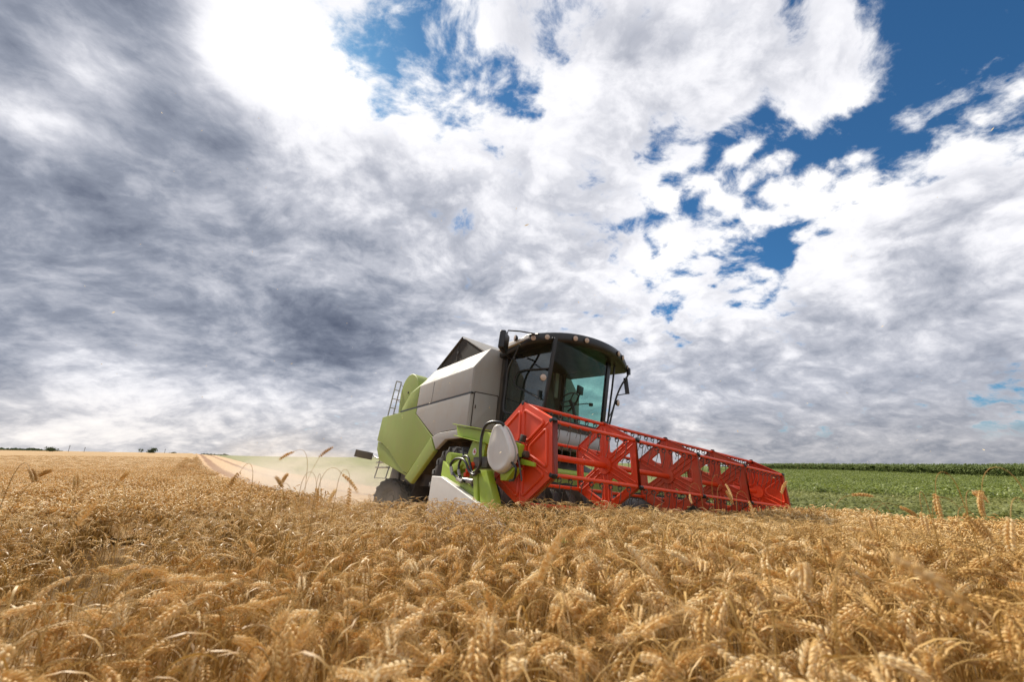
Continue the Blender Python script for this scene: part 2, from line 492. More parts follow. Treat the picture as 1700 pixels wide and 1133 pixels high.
for sgn in (-1, 1):
    y0, y1 = (sgn * (YB - 0.05), sgn * YB)
    sp = MB()
    sp.prism([(0.47, 2.50), (0.455, 1.825), (-0.53, 1.815), (-0.90, 1.745), (-2.015, 2.355), (-2.005, 2.495)], 'y', y0, y1)
    sp.build('side_panel', M['grey'], CH, bevel=0.012, seg=3)
    rp = MB()                                            # green rear flank: upper field and a lower field set back below the crease
    crease = [(-4.42, 1.84), (-3.95, 1.73), (-3.35, 1.52), (-2.75, 1.24), (-2.25, 1.02), (-1.97, 0.965)]
    rp.prism([(-2.045, 2.352), (-2.03, 2.495), (-4.34, 2.49)] + crease + [(-0.935, 1.728)], 'y', y0, y1)
    lowl = [(p[0], p[1] - 0.022) for p in crease]
    rp.prism(lowl + [(-2.03, 0.90), (-4.05, 1.30), (-4.39, 1.60)], 'y', y0, y1 - sgn * 0.035)
    pan = rp.build('rear_panel', M['green'], CH, bevel=0.014, seg=3)
    fe = MB()                                            # wheel-arch lip
    fe.prism([(0.60, 1.80), (-0.53, 1.79), (-0.885, 1.725), (-0.625, 1.45), (-0.27, 1.635), (0.70, 1.63)], 'y', y0, sgn * (YB + 0.035))
    fe.build('wheel_arch', M['grey'], CH, bevel=0.016, seg=3)
    fs = MB()
    fs.prism([(-0.905, 1.70), (-0.65, 1.425), (-1.56, 0.75), (-1.95, 0.86)], 'y', y0, sgn * (YB + 0.05))
    fs.build('flank_strip', M['green'], CH, bevel=0.02, seg=3)
    up = MB()                                            # upper shell with its chamfered shoulder
    Y = lambda v: sgn * v
    prof = lambda e: [(Y(1.525 - e), 2.53), (Y(1.525 - e), 3.05), (Y(1.15 - e * .6), 3.56 - e), (Y(1.11), 3.50), (Y(1.47 - e), 3.02), (Y(1.47 - e), 2.53)]
    up.loft([[(x, p[0], p[1]) for p in prof(0)] for x in (0.475, -1.25, -2.04)])
    us = up.build('upper_panel', M['grey'], CH, bevel=0.018, seg=3)
    MB().prism([(-1.255, 2.55), (-1.245, 2.55), (-1.245, 3.03), (-1.255, 3.03)], 'y', Y(1.520), Y(1.5285)).build('seam', M['dark'], us)
    ug = MB()
    ug.loft([[(-2.05, Y(a), b) for a, b in ((1.525, 2.53), (1.525, 3.05), (1.15, 3.56), (1.0, 3.45), (1.47, 3.0), (1.47, 2.53))],
             [(-2.62, Y(a), b) for a, b in ((1.522, 2.53), (1.515, 2.94), (1.18, 3.34), (1.0, 3.3), (1.46, 2.9), (1.46, 2.53))],
             [(-3.05, Y(a), b) for a, b in ((1.51, 2.53), (1.49, 2.62), (1.22, 2.78), (1.0, 2.74), (1.44, 2.58), (1.44, 2.53))]])
    ug.build('upper_rear_panel', M['green'], CH, bevel=0.015, seg=2)
    gap = MB().box((-1.28, sgn * 1.497, 2.513), (3.55, 0.058, 0.036))  # dark strip filling the seam between lower and upper panels
    gap.build('seam_strip', M['hose'], CH)

fpos = []
for sgn in (-1, 1):
    fp = MB()
    pl = [(sgn * a, b) for a, b in ((1.505, 1.825), (1.505, 3.045), (1.14, 3.555), (0.74, 3.555), (0.74, 1.825))]
    fp.prism(pl, 'x', 0.40, 0.482)
    fpo = fp.build('front_panel', M['grey'], CH, bevel=0.014, seg=3)
    ad = MB().prism(rounded([(sgn * 1.43, 1.86), (sgn * 1.43, 2.53), (sgn * 0.885, 2.56), (sgn * 0.885, 1.86)], 0.03), 'x', 0.484, 0.497)
    adr = MB().holed(rounded([(sgn * 1.455, 1.84), (sgn * 1.455, 2.555), (sgn * 0.86, 2.585), (sgn * 0.86, 1.84)], 0.03),
                     [rounded([(sgn * 1.433, 1.857), (sgn * 1.433, 2.533), (sgn * 0.882, 2.563), (sgn * 0.882, 1.857)], 0.03)], 'x', 0.478, 0.486)
    adr.build('door_gap', M['dark'], fpo)
    ad.build('access_door', M['grey'], fpo, bevel=0.004)
    MB().box((0.502, sgn * 1.40, 2.25), (0.014, 0.02, 0.07)).build('latch', M['dark'], fpo, bevel=0.003)

tank = MB()
tank.prism([(0.44, 2.5), (0.44, 3.52), (-2.0, 3.52), (-2.6, 3.30), (-3.0, 2.70), (-4.2, 2.46)], 'y', -1.10, 1.10)
tank.build('grain_tank', M['grey'], CH, bevel=0.02)
lid = MB()                                               # raised lid: a ridge across the tank
lid.loft([[(-1.33, y, 4.38), (-1.29, y, 4.38), (0.10, y, 3.565), (0.06, y, 3.545)] for y in (-0.93, 0.93)])
lid.build('tank_lid', M['grey'], CH, bevel=0.008)
tent = MB().prism([(-1.33, 4.35), (-0.02, 3.58), (-0.05, 3.54), (-2.45, 3.54), (-2.50, 3.72)], 'y', -0.90, 0.90)
tl = tent.build('tank_extension', M['lining'], CH)
ex = MB()
ex.tube([(-1.31, -0.92, 4.36), (-2.50, -0.92, 3.73)], 0.022, 6); ex.tube([(-1.31, 0.92, 4.36), (-2.50, 0.92, 3.73)], 0.022, 6)
ex.tube([(-2.50, -0.92, 3.73), (-2.50, 0.92, 3.73)], 0.022, 6)
ex.box((-1.45, -0.91, 3.98), (0.05, 0.03, 0.07)); ex.tube([(-1.5, -0.91, 3.56), (-1.45, -0.91, 4.25)], 0.008, 6)
ex.build('lid_hinge_frame', M['dark'], CH)
hp = rounded([(-3.78, 2.48), (-3.88, 3.20), (-3.76, 3.50), (-3.50, 3.66), (-3.22, 3.66), (-2.95, 3.54), (-2.70, 3.30), (-2.45, 2.48)], 0.16, 5)
hum = MB().prism(hp, 'y', -1.30, -0.92)
hm = hum.build('radiator_housing', M['green'], CH, bevel=0.03, seg=3)
hs = MB().prism([(p[0] * 0.97 - 0.095, 2.45 + (p[1] - 2.45) * 0.955) for p in hp], 'y', -0.93, -0.20)
hs.build('radiator_screen', M['dark'], CH, bevel=0.01)
MB().cyl((-3.30, -1.32, 3.12), (-3.30, -1.295, 3.12), 0.03, 10).build('bolt', M['dark'], hm)
sm = MB()
for i in range(5): sm.box((-2.55 + 0.1 * i, -1.02, 3.42), (0.05, 0.12, 0.16))
sm.tube([(-2.75, -1.0, 3.36), (-2.2, -1.0, 3.6), (-1.9, -0.96, 3.62)], 0.025, 6)
sm.build('engine_pipe', M['dark'], CH)
# handrail above the rear ladder
lad = MB()
for y in (-1.43, -1.28, -1.05):
    top = 3.58 if y < -1.2 else 2.95
    lad.tube([(-4.22, y, 2.50), (-4.18, y + 0.05, top)], 0.020, 6)
lad.tube([(-4.18, -1.38, 3.58), (-4.18, -1.23, 3.58)], 0.020, 6)
for z in (2.78, 3.05, 3.32): lad.tube([(-4.2, -1.40, z), (-4.2, -1.24, z)], 0.014, 6)
lad.tube(curve_pts([(-4.18, -1.25, 3.55), (-4.05, -1.12, 3.36), (-3.88, -1.0, 3.34)], 5), 0.008, 5)
lad.tube(curve_pts([(-4.2, -1.25, 3.06), (-4.05, -1.12, 2.90), (-3.88, -1.0, 2.92)], 5), 0.008, 5)
lad.tube([(-4.2, -1.40, 3.05), (-3.9, -1.02, 3.0)], 0.012, 6)
lad.box((-4.18, -1.22, 2.56), (0.16, 0.12, 0.14))
lad.build('handrail', M['steel'], CH)
rl = MB()
for x in (-4.98, -4.10):
    rl.tube([(x + 0.05, -1.15, 1.32), (x, -1.2, 0.84)], 0.018, 6)
for z, h in ((1.28, .03), (1.14, .03), (0.85, .02)):
    rl.box((-4.54, -1.18, z), (0.92, 0.10 if h > .02 else .05, h))
rl.tube([(-4.98, -1.17, 1.30), (-4.40, -1.2, 1.46), (-4.2, -1.2, 1.6)], 0.018, 6)
rl.build('rear_step', M['steel'], CH)
wb = MB().box((-5.0, -1.63, 1.45), (0.03, 0.52, 0.20), (R(-4), 0, 0)).build('warning_board', M['board'], CH, bevel=0.006)
MB().tube([(-5.0, -1.36, 1.45), (-4.7, -1.30, 1.38), (-4.35, -1.28, 1.40)], 0.018, 6).build('bracket', M['steel'], wb)
cs = MB()                                                # straw chopper under the tail
cs.prism([(-4.55, 0.62), (-4.35, 1.25), (-3.9, 1.25), (-3.75, 0.55)], 'y', -0.95, 0.95)
for i in range(7): cs.box((-4.45, -0.9 + i * 0.3, 0.50), (0.4, 0.02, 0.3), (0, 0.3, 0.25 * (i - 3) / 3))
cs.build('straw_chopper', M['dark'], CH, bevel=0.01)


# ---- wheels ------------------------------------------------------
def wheel(name, c, r, w, rr, lugs, steer=0.0):
    e = empty(name, c, (0, 0, steer)); e.parent = CH
    prof = [(rr, -w * .42), (rr + (r - rr) * .45, -w * .52), (r * .94, -w * .46), (r * .965, -w * .25), (r * .97, 0),
            (r * .965, w * .25), (r * .94, w * .46), (rr + (r - rr) * .45, w * .52), (rr, w * .42)]
    t = MB().lathe(prof, (0, 0, 0), 'y', 48)
    for k in range(lugs):
        for s in (-1, 1):
            a0 = 2 * PI * (k + (0.5 if s > 0 else 0)) / lugs
            rings = []
            for q in range(5):
                f = q / 4
                y = s * w * (0.02 + 0.48 * f)
                a = a0 + 0.30 * f
                ri = r * (.95 - .03 * f); ro = r * (1.0 - .035 * f * f) + 0.008
                hw = 0.026 / r * (1.15 - .1 * f)
                rings.append([(ri * math.cos(a - hw * 1.3), y, ri * math.sin(a - hw * 1.3)), (ro * math.cos(a - hw), y, ro * math.sin(a - hw)),
                              (ro * math.cos(a + hw), y, ro * math.sin(a + hw)), (ri * math.cos(a + hw * 1.3), y, ri * math.sin(a + hw * 1.3))])
            a = a0 + 0.34
            rings.append([((r * .80) * math.cos(a - .03), s * w * .535, (r * .80) * math.sin(a - .03)), ((r * .83) * math.cos(a - .03), s * w * .55, (r * .83) * math.sin(a - .03)),
                          ((r * .83) * math.cos(a + .03), s * w * .55, (r * .83) * math.sin(a + .03)), ((r * .80) * math.cos(a + .03), s * w * .535, (r * .80) * math.sin(a + .03))])
            t.loft(rings)
    t.build('tyre', M['rubber'], e, smooth=35)
    rim = MB().lathe([(rr * 1.02, -w * .42), (rr * .92, -w * .36), (rr * .86, -w * .1), (rr * .3, -w * .05), (rr * .3, w * .05), (rr * .86, w * .1), (rr * .92, w * .36), (rr * 1.02, w * .42)], (0, 0, 0), 'y', 32)
    rim.cyl((0, -w * .16, 0), (0, w * .16, 0), rr * .34, 20)
    for k in range(8):
        a = k * PI / 4
        rim.cyl((rr * .5 * math.cos(a), -w * .09, rr * .5 * math.sin(a)), (rr * .5 * math.cos(a), w * .09, rr * .5 * math.sin(a)), .018, 6)
    rim.build('rim', M['wheeldark'], e)
    return e


for sgn in (-1, 1):
    wheel('front_wheel', (0.15, sgn * 1.29, 0.72), 0.77, 0.62, 0.40, 18)
    wheel('rear_wheel', (-3.25, sgn * 1.24, 0.38), 0.47, 0.42, 0.23, 16, 0.45)

# ---- cab ---------------------------------------------------------
cab = empty('cab', (0, 0, 0)); cab.parent = CH
cb = MB()
cb.prism([(0.50, 1.55), (1.72, 1.55), (1.84, 1.80), (1.86, 2.02), (0.50, 2.02)], 'y', -0.86, 0.80)
cb.prism([(0.50, 2.02), (0.60, 2.02), (0.60, 3.42), (0.50, 3.42)], 'y', -0.86, 0.80)
cb.build('cab_base', M['interior'], cab, bevel=0.015)
ap = MB()                                                # rounded grey apron below the windscreen
ap.tube([(1.98, -0.98, 1.66), (1.98, 0.62, 1.66)], 0.17, 24)
ap.build('apron', M['grey'], cab, bevel=0.01)
pil = MB()
CW = {-1: .83, 1: .76}                                   # half widths of the cab (the far side reaches out a little more)
for q in (-1, 1):
    cw = CW[q]
    pil.loft([[(1.84 + dx, q * (cw - .02 + dy), 1.98) for dx, dy in ((0, -.06 if q > 0 else 0), (.06, -.06 if q > 0 else 0), (.045, .045), (0, .045))],
              [((2.12 if q < 0 else 2.0) + dx, q * (cw + .01 + dy), 3.44) for dx, dy in ((0, -.07 if q > 0 else -.01), (.065, -.07 if q > 0 else -.01), (.05, .045), (0, .045))]])
    pil.loft([[(0.58 + dx, q * (cw - .03 + dy), 1.98) for dx, dy in ((0, 0), (.10, 0), (.10, .06), (0, .06))],
              [(0.64 + dx, q * (cw + .0 + dy), 3.44) for dx, dy in ((0, 0), (.10, 0), (.10, .06), (0, .06))]])
    pil.tube([(0.66, q * (cw + .03), 3.42), (2.12 if q < 0 else 2.0, q * (cw + .05), 3.43)], 0.03, 8)
    pil.tube([(0.60, q * (cw + .03), 2.03), (1.86, q * (cw + .03), 2.03)], 0.035, 8)
pil.tube([(1.87, -.83, 2.02), (1.90, 0, 2.01), (1.87, .78, 2.02)], 0.035, 8)
pil.build('pillars', M['black'], cab, bevel=0.008)
ws = MB()
rows = []
for k in range(9):
    t = k / 8
    x0 = 1.86 + .27 * t; z = 2.03 + 1.37 * t
    rows.append([(x0 - .12 * t * (y + .81) / 1.57 + .05 * (1 - ((y + .025) / .79) ** 2) + .02, y, z) for y in np.linspace(-.81, .76, 9)])
ws.loft(rows, cap=False, closed=False)
ws.build('windshield', M['windshield'], cab, smooth=80)
for s, nm in ((-1, 'doorglass'), (1, 'teal')):
    dg = MB().prism([(0.68, 2.05), (1.85, 2.05), (2.10 if s < 0 else 1.98, 3.39), (0.73, 3.39)], 'y', s * (CW[s] + .012), s * (CW[s] + .016))
    dr = dg.build('side_door', M[nm], cab)
    if s > 0: continue
    fr = MB()
    fr.tube([(2.02, s * (CW[s] + .045), 2.87), (1.32, s * (CW[s] + .045), 2.98), (1.10, s * (CW[s] + .045), 2.98), (1.03, s * (CW[s] + .045), 2.90), (1.00, s * (CW[s] + .045), 2.78), (1.05, s * (CW[s] + .045), 2.70), (1.84, s * (CW[s] + .045), 2.33)], 0.014, 8)
    fr.box((1.78, s * (CW[s] + .04), 2.42), (0.04, 0.04, 0.16))
    fr.build('grab_rail', M['black'], dr)
# interior
st = MB()
st.box((0.98, 0.0, 2.30), (0.50, 0.52, 0.16)); st.box((0.72, 0.0, 2.68), (0.15, 0.50, 0.72), (0, -0.12, 0)); st.box((0.68, 0, 3.10), (0.10, 0.28, 0.18), (0, -.12, 0))
st.box((0.98, 0.0, 2.12), (0.32, 0.34, 0.24)); st.box((1.10, -0.34, 2.46), (0.46, 0.13, 0.09)); st.box((1.0, -0.36, 2.26), (0.5, 0.2, 0.4))
st.build('driver_seat', M['seat'], cab, bevel=0.035, seg=3)
sc_ = MB()
sc_.tube([(1.72, .18, 2.02), (1.62, .18, 2.40), (1.52, .18, 2.56)], 0.035, 8)
cpt = Vector((1.50, .18, 2.58)); ax = Vector((-.55, 0, .83)).normalized(); u = Vector((0, 1, 0)); w_ = ax.cross(u)
sc_.tube([cpt + (u * math.cos(a) + w_ * math.sin(a)) * .20 for a in np.linspace(0, 2 * PI, 25)], 0.014, 6, cap=False)
for a in (0.3, 2.4, 4.5): sc_.tube([cpt - ax * .03, cpt + (u * math.cos(a) + w_ * math.sin(a)) * .20], 0.012, 6)
sc_.tube([(1.58, .18, 2.46), (1.66, .52, 2.55), (1.66, .62, 2.55)], 0.011, 6); sc_.box((1.66, .64, 2.55), (.05, .07, .06))
sc_.build('steering_wheel', M['black'], cab)
mo = MB()
mo.box((1.46, .52, 2.86), (.05, .22, .17), (0, 0.1, .3)); mo.tube([(1.46, .52, 2.80), (1.40, .46, 2.55), (1.22, .42, 2.42)], 0.02, 6)
mo.build('monitor', M['black'], cab, bevel=0.006)
bw = MB()
bw.prism([(0.61, 2.02), (0.95, 2.02), (0.80, 2.7), (0.66, 3.38), (0.61, 3.38)], 'y', -0.80, 0.40)
bw.build('rear_wall_lining', M['interior'], cab, bevel=0.02)
sb = MB().prism([(0.70, 2.78), (0.78, 2.78), (0.82, 3.34), (0.70, 3.34)], 'y', 0.42, 0.52)
sb.build('sun_blind', M['rim'], cab, bevel=0.01)


# roof with a bowed, lamp-carrying brow
def brow_x(y):
    u = (y - .18) / 1.25
    return 2.41 - (.40 * u * u + .20 * u ** 4 if u < 0 else .45 * u * u)


def brow_sag(y): return .045 * abs((y - .18) / 1.25) ** 3


def roof_ring(grow, z, sag=1.0):
    out = []
    for y in np.linspace(-1.15, 1.42, 25):
        out.append((brow_x(y) + grow, .14 + (y - .14) * (1 + grow * .6), z - brow_sag(y) * sag))
    for y in np.linspace(1.12, -0.98, 9):
        out.append((0.56 - grow * .3, .14 + (y - .14) * (1 + grow * .6), z - brow_sag(y) * sag))
    return out


def roof_inner(f, z, sag=1.0):
    return [(1.35 + (p[0] - 1.35) * f, .14 + (p[1] - .14) * f, z - brow_sag(p[1]) * sag) for p in roof_ring(0, 0, 0)]


rf = MB()
rf.loft([roof_inner(.86, 3.41), roof_ring(-.03, 3.405), roof_ring(.0, 3.43), roof_ring(.012, 3.53), roof_ring(-.01, 3.60), roof_inner(.95, 3.63), roof_inner(.8, 3.655), roof_inner(.45, 3.675), roof_inner(.1, 3.68)])
roof = rf.build('roof', M['black'], cab, smooth=50)
MB().loft([roof_inner(.82, 3.645), roof_inner(.82, 3.665), roof_inner(.76, 3.685), roof_inner(.40, 3.71), roof_inner(.1, 3.712)]).build('roof_cap', M['grey'], cab, smooth=50)
bc = MB()
bc.box((1.55, .82, 3.71), (.28, .24, .09)); bc.build('beacon_base', M['grey'], cab, bevel=0.03, seg=3)
MB().prism([(0.75, 3.43), (1.75, 3.45), (1.72, 3.50), (0.80, 3.55)], 'y', -1.09, -1.16).build('roof_side_strip', M['white'], cab, bevel=0.006)


def lamp(c, d, r, par=None):
    d = Vector(d).normalized()
    body = MB()
    c = Vector(c)
    body.tube([c - d * r * 1.0, c - d * r * .8, c - d * r * .3, c + d * .004], [r * .35, r * .75, r * 1.08, r * 1.16], 20)
    o = body.build('work_light', M['black'], par or cab, smooth=40)
    return o, c, d, r


def lens(o, c, d, r):
    MB().tube([c + d * .005, c + d * .012, c + d * (.012 + r * .12), c + d * (.012 + r * .16)], [r, r, r * .7, r * .1], 20).build('lens', M['lens'], o, smooth=60)


for y in (-1.10, -0.93, -0.50, -0.28, 0.65, 0.88, 1.38):
    slope = .92 / 1.25 * abs((y - .18) / 1.25) * (1 if y > .18 else -1)
    lens(*lamp((brow_x(y) + .026, y, 3.505 - brow_sag(y)), (1, slope * .8, -.22), .048, roof))
lens(*lamp((2.05, -1.02, 2.66), (1, -.30, -.12), .058))
lens(*lamp((1.90, 1.20, 2.67), (1, .25, -.10), .058))
lens(*lamp((1.36, -1.20, 3.54), (-.3, -1, 0), .055))
# near-side grab tube, mirrors
gt = MB()
gt.tube(curve_pts([(1.98, -1.13, 3.47), (1.73, -1.13, 3.53), (1.57, -1.12, 3.52), (1.42, -1.11, 3.42), (1.28, -1.1, 3.24), (1.06, -1.08, 2.98), (0.99, -1.05, 2.62), (0.95, -1.04, 2.31), (0.99, -1.02, 2.16), (1.2, -.96, 2.12), (1.4, -.9, 2.12)], 5), 0.022, 8)
gt.tube([(1.28, -1.1, 3.24), (1.26, -.9, 3.26)], 0.016, 6)
gt.build('grab_tube', M['black'], cab)
mi = MB().box((1.60, -1.62, 3.27), (0.11, 0.34, 0.35), (0, 0.05, R(40))).build('mirror', M['black'], cab, bevel=0.035, seg=3)
ma = MB()
ma.tube([(1.60, -1.56, 3.46), (1.60, -1.55, 3.52), (1.72, -1.36, 3.53), (1.90, -1.12, 3.50)], 0.013, 6)
ma.tube([(1.60, -1.56, 3.06), (1.50, -1.4, 3.04), (1.36, -1.2, 3.10), (1.28, -1.1, 3.18)], 0.013, 6)
ma.tube([(1.50, -1.30, 3.44), (1.36, -1.20, 3.50)], 0.012, 6)
ma.build('mirror_arm', M['black'], mi)
mf = MB().box((1.99, 1.37, 3.06), (0.03, 0.09, 0.36), (0.1, 0, R(-55))).build('mirror', M['black'], cab, bevel=0.012)
mfa = MB()
mfa.tube(curve_pts([(1.96, 1.36, 3.50), (2.04, 1.42, 3.44), (2.03, 1.38, 3.30), (1.94, 1.27, 3.06), (1.87, 1.19, 2.80), (1.80, 1.13, 2.45), (1.74, 1.06, 2.05)], 5), 0.020, 8)
mfa.tube([(1.99, 1.37, 3.23), (2.02, 1.37, 3.28)], 0.010, 6); mfa.tube([(1.99, 1.37, 2.89), (1.88, 1.21, 2.84)], 0.010, 6)
mfa.box((2.03, 1.40, 3.38), (.06, .06, .14))
mfa.build('mirror_arm', M['black'], mf)
ht = MB()
ht.tube([(2.02, .96, 3.44), (1.94, .96, 2.9), (1.82, .95, 2.15), (1.80, .88, 2.05)], 0.020, 8)
ht.tube([(1.80, 1.13, 2.50), (1.84, .96, 2.30)], 0.010, 6)
ht.build('handrail', M['black'], cab)
# ---- header ------------------------------------------------------
HW = 2.84
fh = MB().loft([[(1.05, y, z) for y, z in ((-.62, 1.55), (-.62, .95), (.62, .95), (.62, 1.55))], [(2.36, y, z) for y, z in ((-.66, 1.0), (-.66, .38), (.66, .38), (.66, 1.0))]])
fh.build('feeder_house', M['dark'], CH, bevel=0.02)
hf = MB()
hf.holed([(-HW, .30), (HW, .30), (HW, 1.02), (-HW, 1.02)], [[(-.6, .42), (.6, .42), (.6, .88), (-.6, .88)]], 'x', 2.34, 2.40)
hf.prism([(2.34, .26), (3.75, .20), (3.75, .235), (2.40, .31)], 'y', -HW, HW)
for y in (-2.2, -1.4, 1.4, 2.2): hf.box((2.31, y, .68), (.05, .08, .66))
hfo = hf.build('header_frame', M['green'], CH, bevel=0.006)
MB().tube([(2.37, -HW, 1.06), (2.37, HW, 1.06)], 0.075, 12).build('top_beam', M['lime'], hfo)
for s in (-1, 1):
    MB().prism([(2.30, .24), (2.30, 1.02), (2.62, .86), (3.50, .58), (3.80, .22)], 'y', s * HW, s * (HW + .04)).build('end_plate', M['lime'], hfo, bevel=0.006)
kn = MB()
for i in range(int(2 * HW / .076)):
    y = -HW + .038 + i * .076
    kn.add([(3.74, y - .02, .222), (3.74, y + .02, .222), (3.86, y, .222), (3.74, y - .02, .232), (3.74, y + .02, .232), (3.86, y, .230)], [(0, 1, 2), (5, 4, 3), (0, 2, 5, 3), (1, 4, 5, 2)])
kn.build('cutter_bar', M['steel'], hfo, smooth=0)
au = MB().cyl((2.78, -HW + .05, .60), (2.78, HW - .05, .60), .20, 28)
for s in (-1, 1):
    prev = []
    for k in range(150):
        a = k * 2 * PI / 20; y = s * (HW - .1) - s * k * (HW - .7) / 150
        prev.append((a, y))
    vs = []; fsx = []
    for a, y in prev:
        for rr_ in (.195, .31):
            vs.append((2.78 + rr_ * math.cos(a * s), y, .60 + rr_ * math.sin(a * s)))
    for k in range(149): fsx.append((2 * k, 2 * k + 1, 2 * k + 3, 2 * k + 2))
    au.add(vs, fsx)
auo = au.build('auger', M['dark'], CH, smooth=50)
for s in (-1, 1):                                        # crop dividers
    d = MB()
    d.prism([(2.24, .82), (2.24, .26), (3.62, .20), (4.35, .16), (3.60, .50), (2.50, .815)], 'y', s * 2.90, s * 2.98)
    do = d.build('crop_divider', M['white'], CH, bevel=0.012, seg=3)
    tp = MB().loft([[(2.34, s * 2.895, .835), (2.34, s * 2.62, .86), (2.34, s * 2.62, .80), (2.34, s * 2.895, .79)],
                    [(3.55, s * 2.895, .56), (3.55, s * 2.76, .57), (3.55, s * 2.76, .52), (3.55, s * 2.895, .50)],
                    [(4.25, s * 2.90, .22), (4.25, s * 2.86, .22), (4.25, s * 2.86, .18), (4.25, s * 2.90, .18)]])
    tp.build('top_plate', M['green'], do, bevel=0.008)

XR, ZR, RR, PHI = 3.746, 1.111, 0.545, R(93.8)
for s in (-1, 1):                                        # reel arms
    fo = .11 if s > 0 else 0.0
    ra = MB()
    ra.prism([(2.50, 1.47), (2.56, 1.34), (3.20, 1.215), (3.86, 1.04), (3.90, 1.16), (3.20, 1.345)], 'y', s * (2.80 + fo), s * (2.86 + fo))
    ra.prism([(2.50, 1.475), (3.22, 1.355), (3.22, 1.365), (2.50, 1.487)], 'y', s * (2.76 + fo), s * (2.92 + fo))
    ra.prism([(2.56, 1.325), (3.22, 1.205), (3.22, 1.215), (2.56, 1.335)], 'y', s * (2.76 + fo), s * (2.92 + fo))
    ro = ra.build('reel_arm', M['lime'], CH, bevel=0.004)
    rs = MB()
    rs.prism([(2.92, 1.25), (3.22, 1.22), (3.18, .96), (2.74, .92)], 'y', s * (2.785 + fo), s * (2.84 + fo))
    rs.prism([(2.46, .95), (2.72, 1.04), (2.78, .97), (2.50, .85)], 'y', s * (2.72 + fo), s * (2.86 + fo))
    rs.build('arm_bracket', M['lime'], ro, bevel=0.006)
    sk = MB().cyl((3.0, s * (2.842 + fo), 1.12), (3.0, s * (2.846 + fo), 1.12), .042, 20).build('warning_sticker', M['sticker'], ro)
    MB().box((3.0, s * (2.848 + fo), 1.125), (.018, .002, .045), (0, .5, 0)).box((3.012, s * (2.848 + fo), 1.112), (.04, .002, .014)).build('sticker_mark', M['stickerred'], ro)
    po = MB()
    po.prism([(3.16, .90), (3.24, .90), (3.38, .40), (3.30, .40)], 'y', s * (2.86 + fo), s * (2.94 + fo))
    po.prism([(3.26, .90), (3.42, .90), (3.62, .60), (3.66, .36), (3.42, .36)], 'y', s * (2.84 + fo), s * (2.93 + fo))
    po.prism([(3.62, .93), (3.90, .93), (3.76, .80), (3.66, .80)], 'y', s * (2.80 + fo), s * (2.90 + fo))
    po.prism([(3.84, 1.03), (4.06, .985), (4.06, .945), (3.84, .97)], 'y', s * (2.765 + fo), s * (2.80 + fo))
    po.build('divider_post', M['lime'], CH, bevel=0.008)
    cy = MB().cyl((2.78, s * (2.90 + fo), .80), (3.14, s * (2.90 + fo), .775), .030, 14).cyl((3.14, s * (2.90 + fo), .775), (3.42, s * (2.90 + fo), .76), .017, 12)
    cy.build('hydraulic_cylinder', M['steel'], CH)
    MB().box((3.02, s * (2.88 + fo), .93), (.16, .06, .05), (0, -.6, 0)).box((2.94, s * (2.88 + fo), .85), (.05, .06, .05)).build('valve_block', M['red'], CH, bevel=0.006)
    jn = MB()
    jn.box((3.20, s * (2.83 + fo), .99), (.30, .10, .12)); jn.cyl((3.50, s * (2.78 + fo), 1.1), (3.92, s * (2.775 + fo), 1.07), .035, 10)
    jn.box((3.84, s * (2.785 + fo), 1.235), (.05, .05, .075), (0, .3, 0)); jn.box((3.56, s * (2.80 + fo), 1.02), (.3, .08, .2)); jn.tube([(3.92, s * (2.90 + fo), 1.06), (4.02, s * (2.92 + fo), .86), (4.04, s * (2.92 + fo), .80)], .009, 6)
    jn.cyl((3.72, s * (2.76 + fo), 1.11), (3.72, s * (2.86 + fo), 1.11), .11, 16)
    jn.build('reel_drive', M['dark'], CH, bevel=0.008)

egg = rounded([(3.56, 1.385), (3.70, 1.36), (3.80, 1.27), (3.92, 1.12), (3.945, 1.03), (3.885, .93), (3.76, .872), (3.63, .875), (3.51, .95), (3.455, 1.05), (3.465, 1.16), (3.50, 1.29)], .12, 4)
eg = MB()
ec = (3.70, 1.11)
sc2 = lambda f, y: [(ec[0] + (p[0] - ec[0]) * f * .90 - .012, y, ec[1] + (p[1] - ec[1]) * f) for p in egg]
eg.loft([sc2(.97, -2.875), sc2(1.0, -2.885), sc2(1.0, -2.945), sc2(.985, -2.965), sc2(.95, -2.980), sc2(.90, -2.986), sc2(.86, -2.984), sc2(.6, -2.990), sc2(.2, -2.992)])
ego = eg.build('drive_cover', M['white'], CH, smooth=60)
MB().tube([(p[0], -2.915, p[1]) for p in [(ec[0] - .012 + (q[0] - ec[0]) * .91, ec[1] + (q[1] - ec[1]) * 1.01) for q in egg] + [(ec[0] - .012 + (egg[0][0] - ec[0]) * .91, ec[1] + (egg[0][1] - ec[1]) * 1.01)]], .008, 6, cap=False).build('cover_seam', M['rim'], ego)
HOSES = [
    ([(3.29, -2.98, .87), (3.40, -3.0, .95), (3.40, -3.02, 1.10), (3.40, -3.02, 1.25), (3.47, -3.03, 1.36), (3.56, -3.01, 1.395), (3.66, -2.98, 1.385), (3.70, -2.94, 1.36)], .0175),
    ([(3.34, -2.96, .88), (3.21, -2.96, .845), (3.10, -2.96, .90), (3.05, -2.97, .97), (2.95, -2.97, 1.02), (2.78, -2.97, 1.02), (2.69, -2.97, .96), (2.73, -2.96, .87), (2.92, -2.95, .78)], .015),
    ([(3.28, -2.94, .90), (3.16, -2.94, .87), (3.08, -2.93, .95), (2.98, -2.92, 1.05), (2.86, -2.92, 1.04), (2.80, -2.92, .95), (2.86, -2.92, .82), (3.0, -2.93, .77)], .015),
    ([(2.46, -2.7, 1.2), (2.62, -2.74, 1.0), (2.86, -2.80, .92), (3.1, -2.8, .9)], .013),
    ([(3.80, -2.93, 1.0), (3.95, -2.94, .93), (3.92, -2.92, .82), (3.82, -2.90, .80)], .012),
]
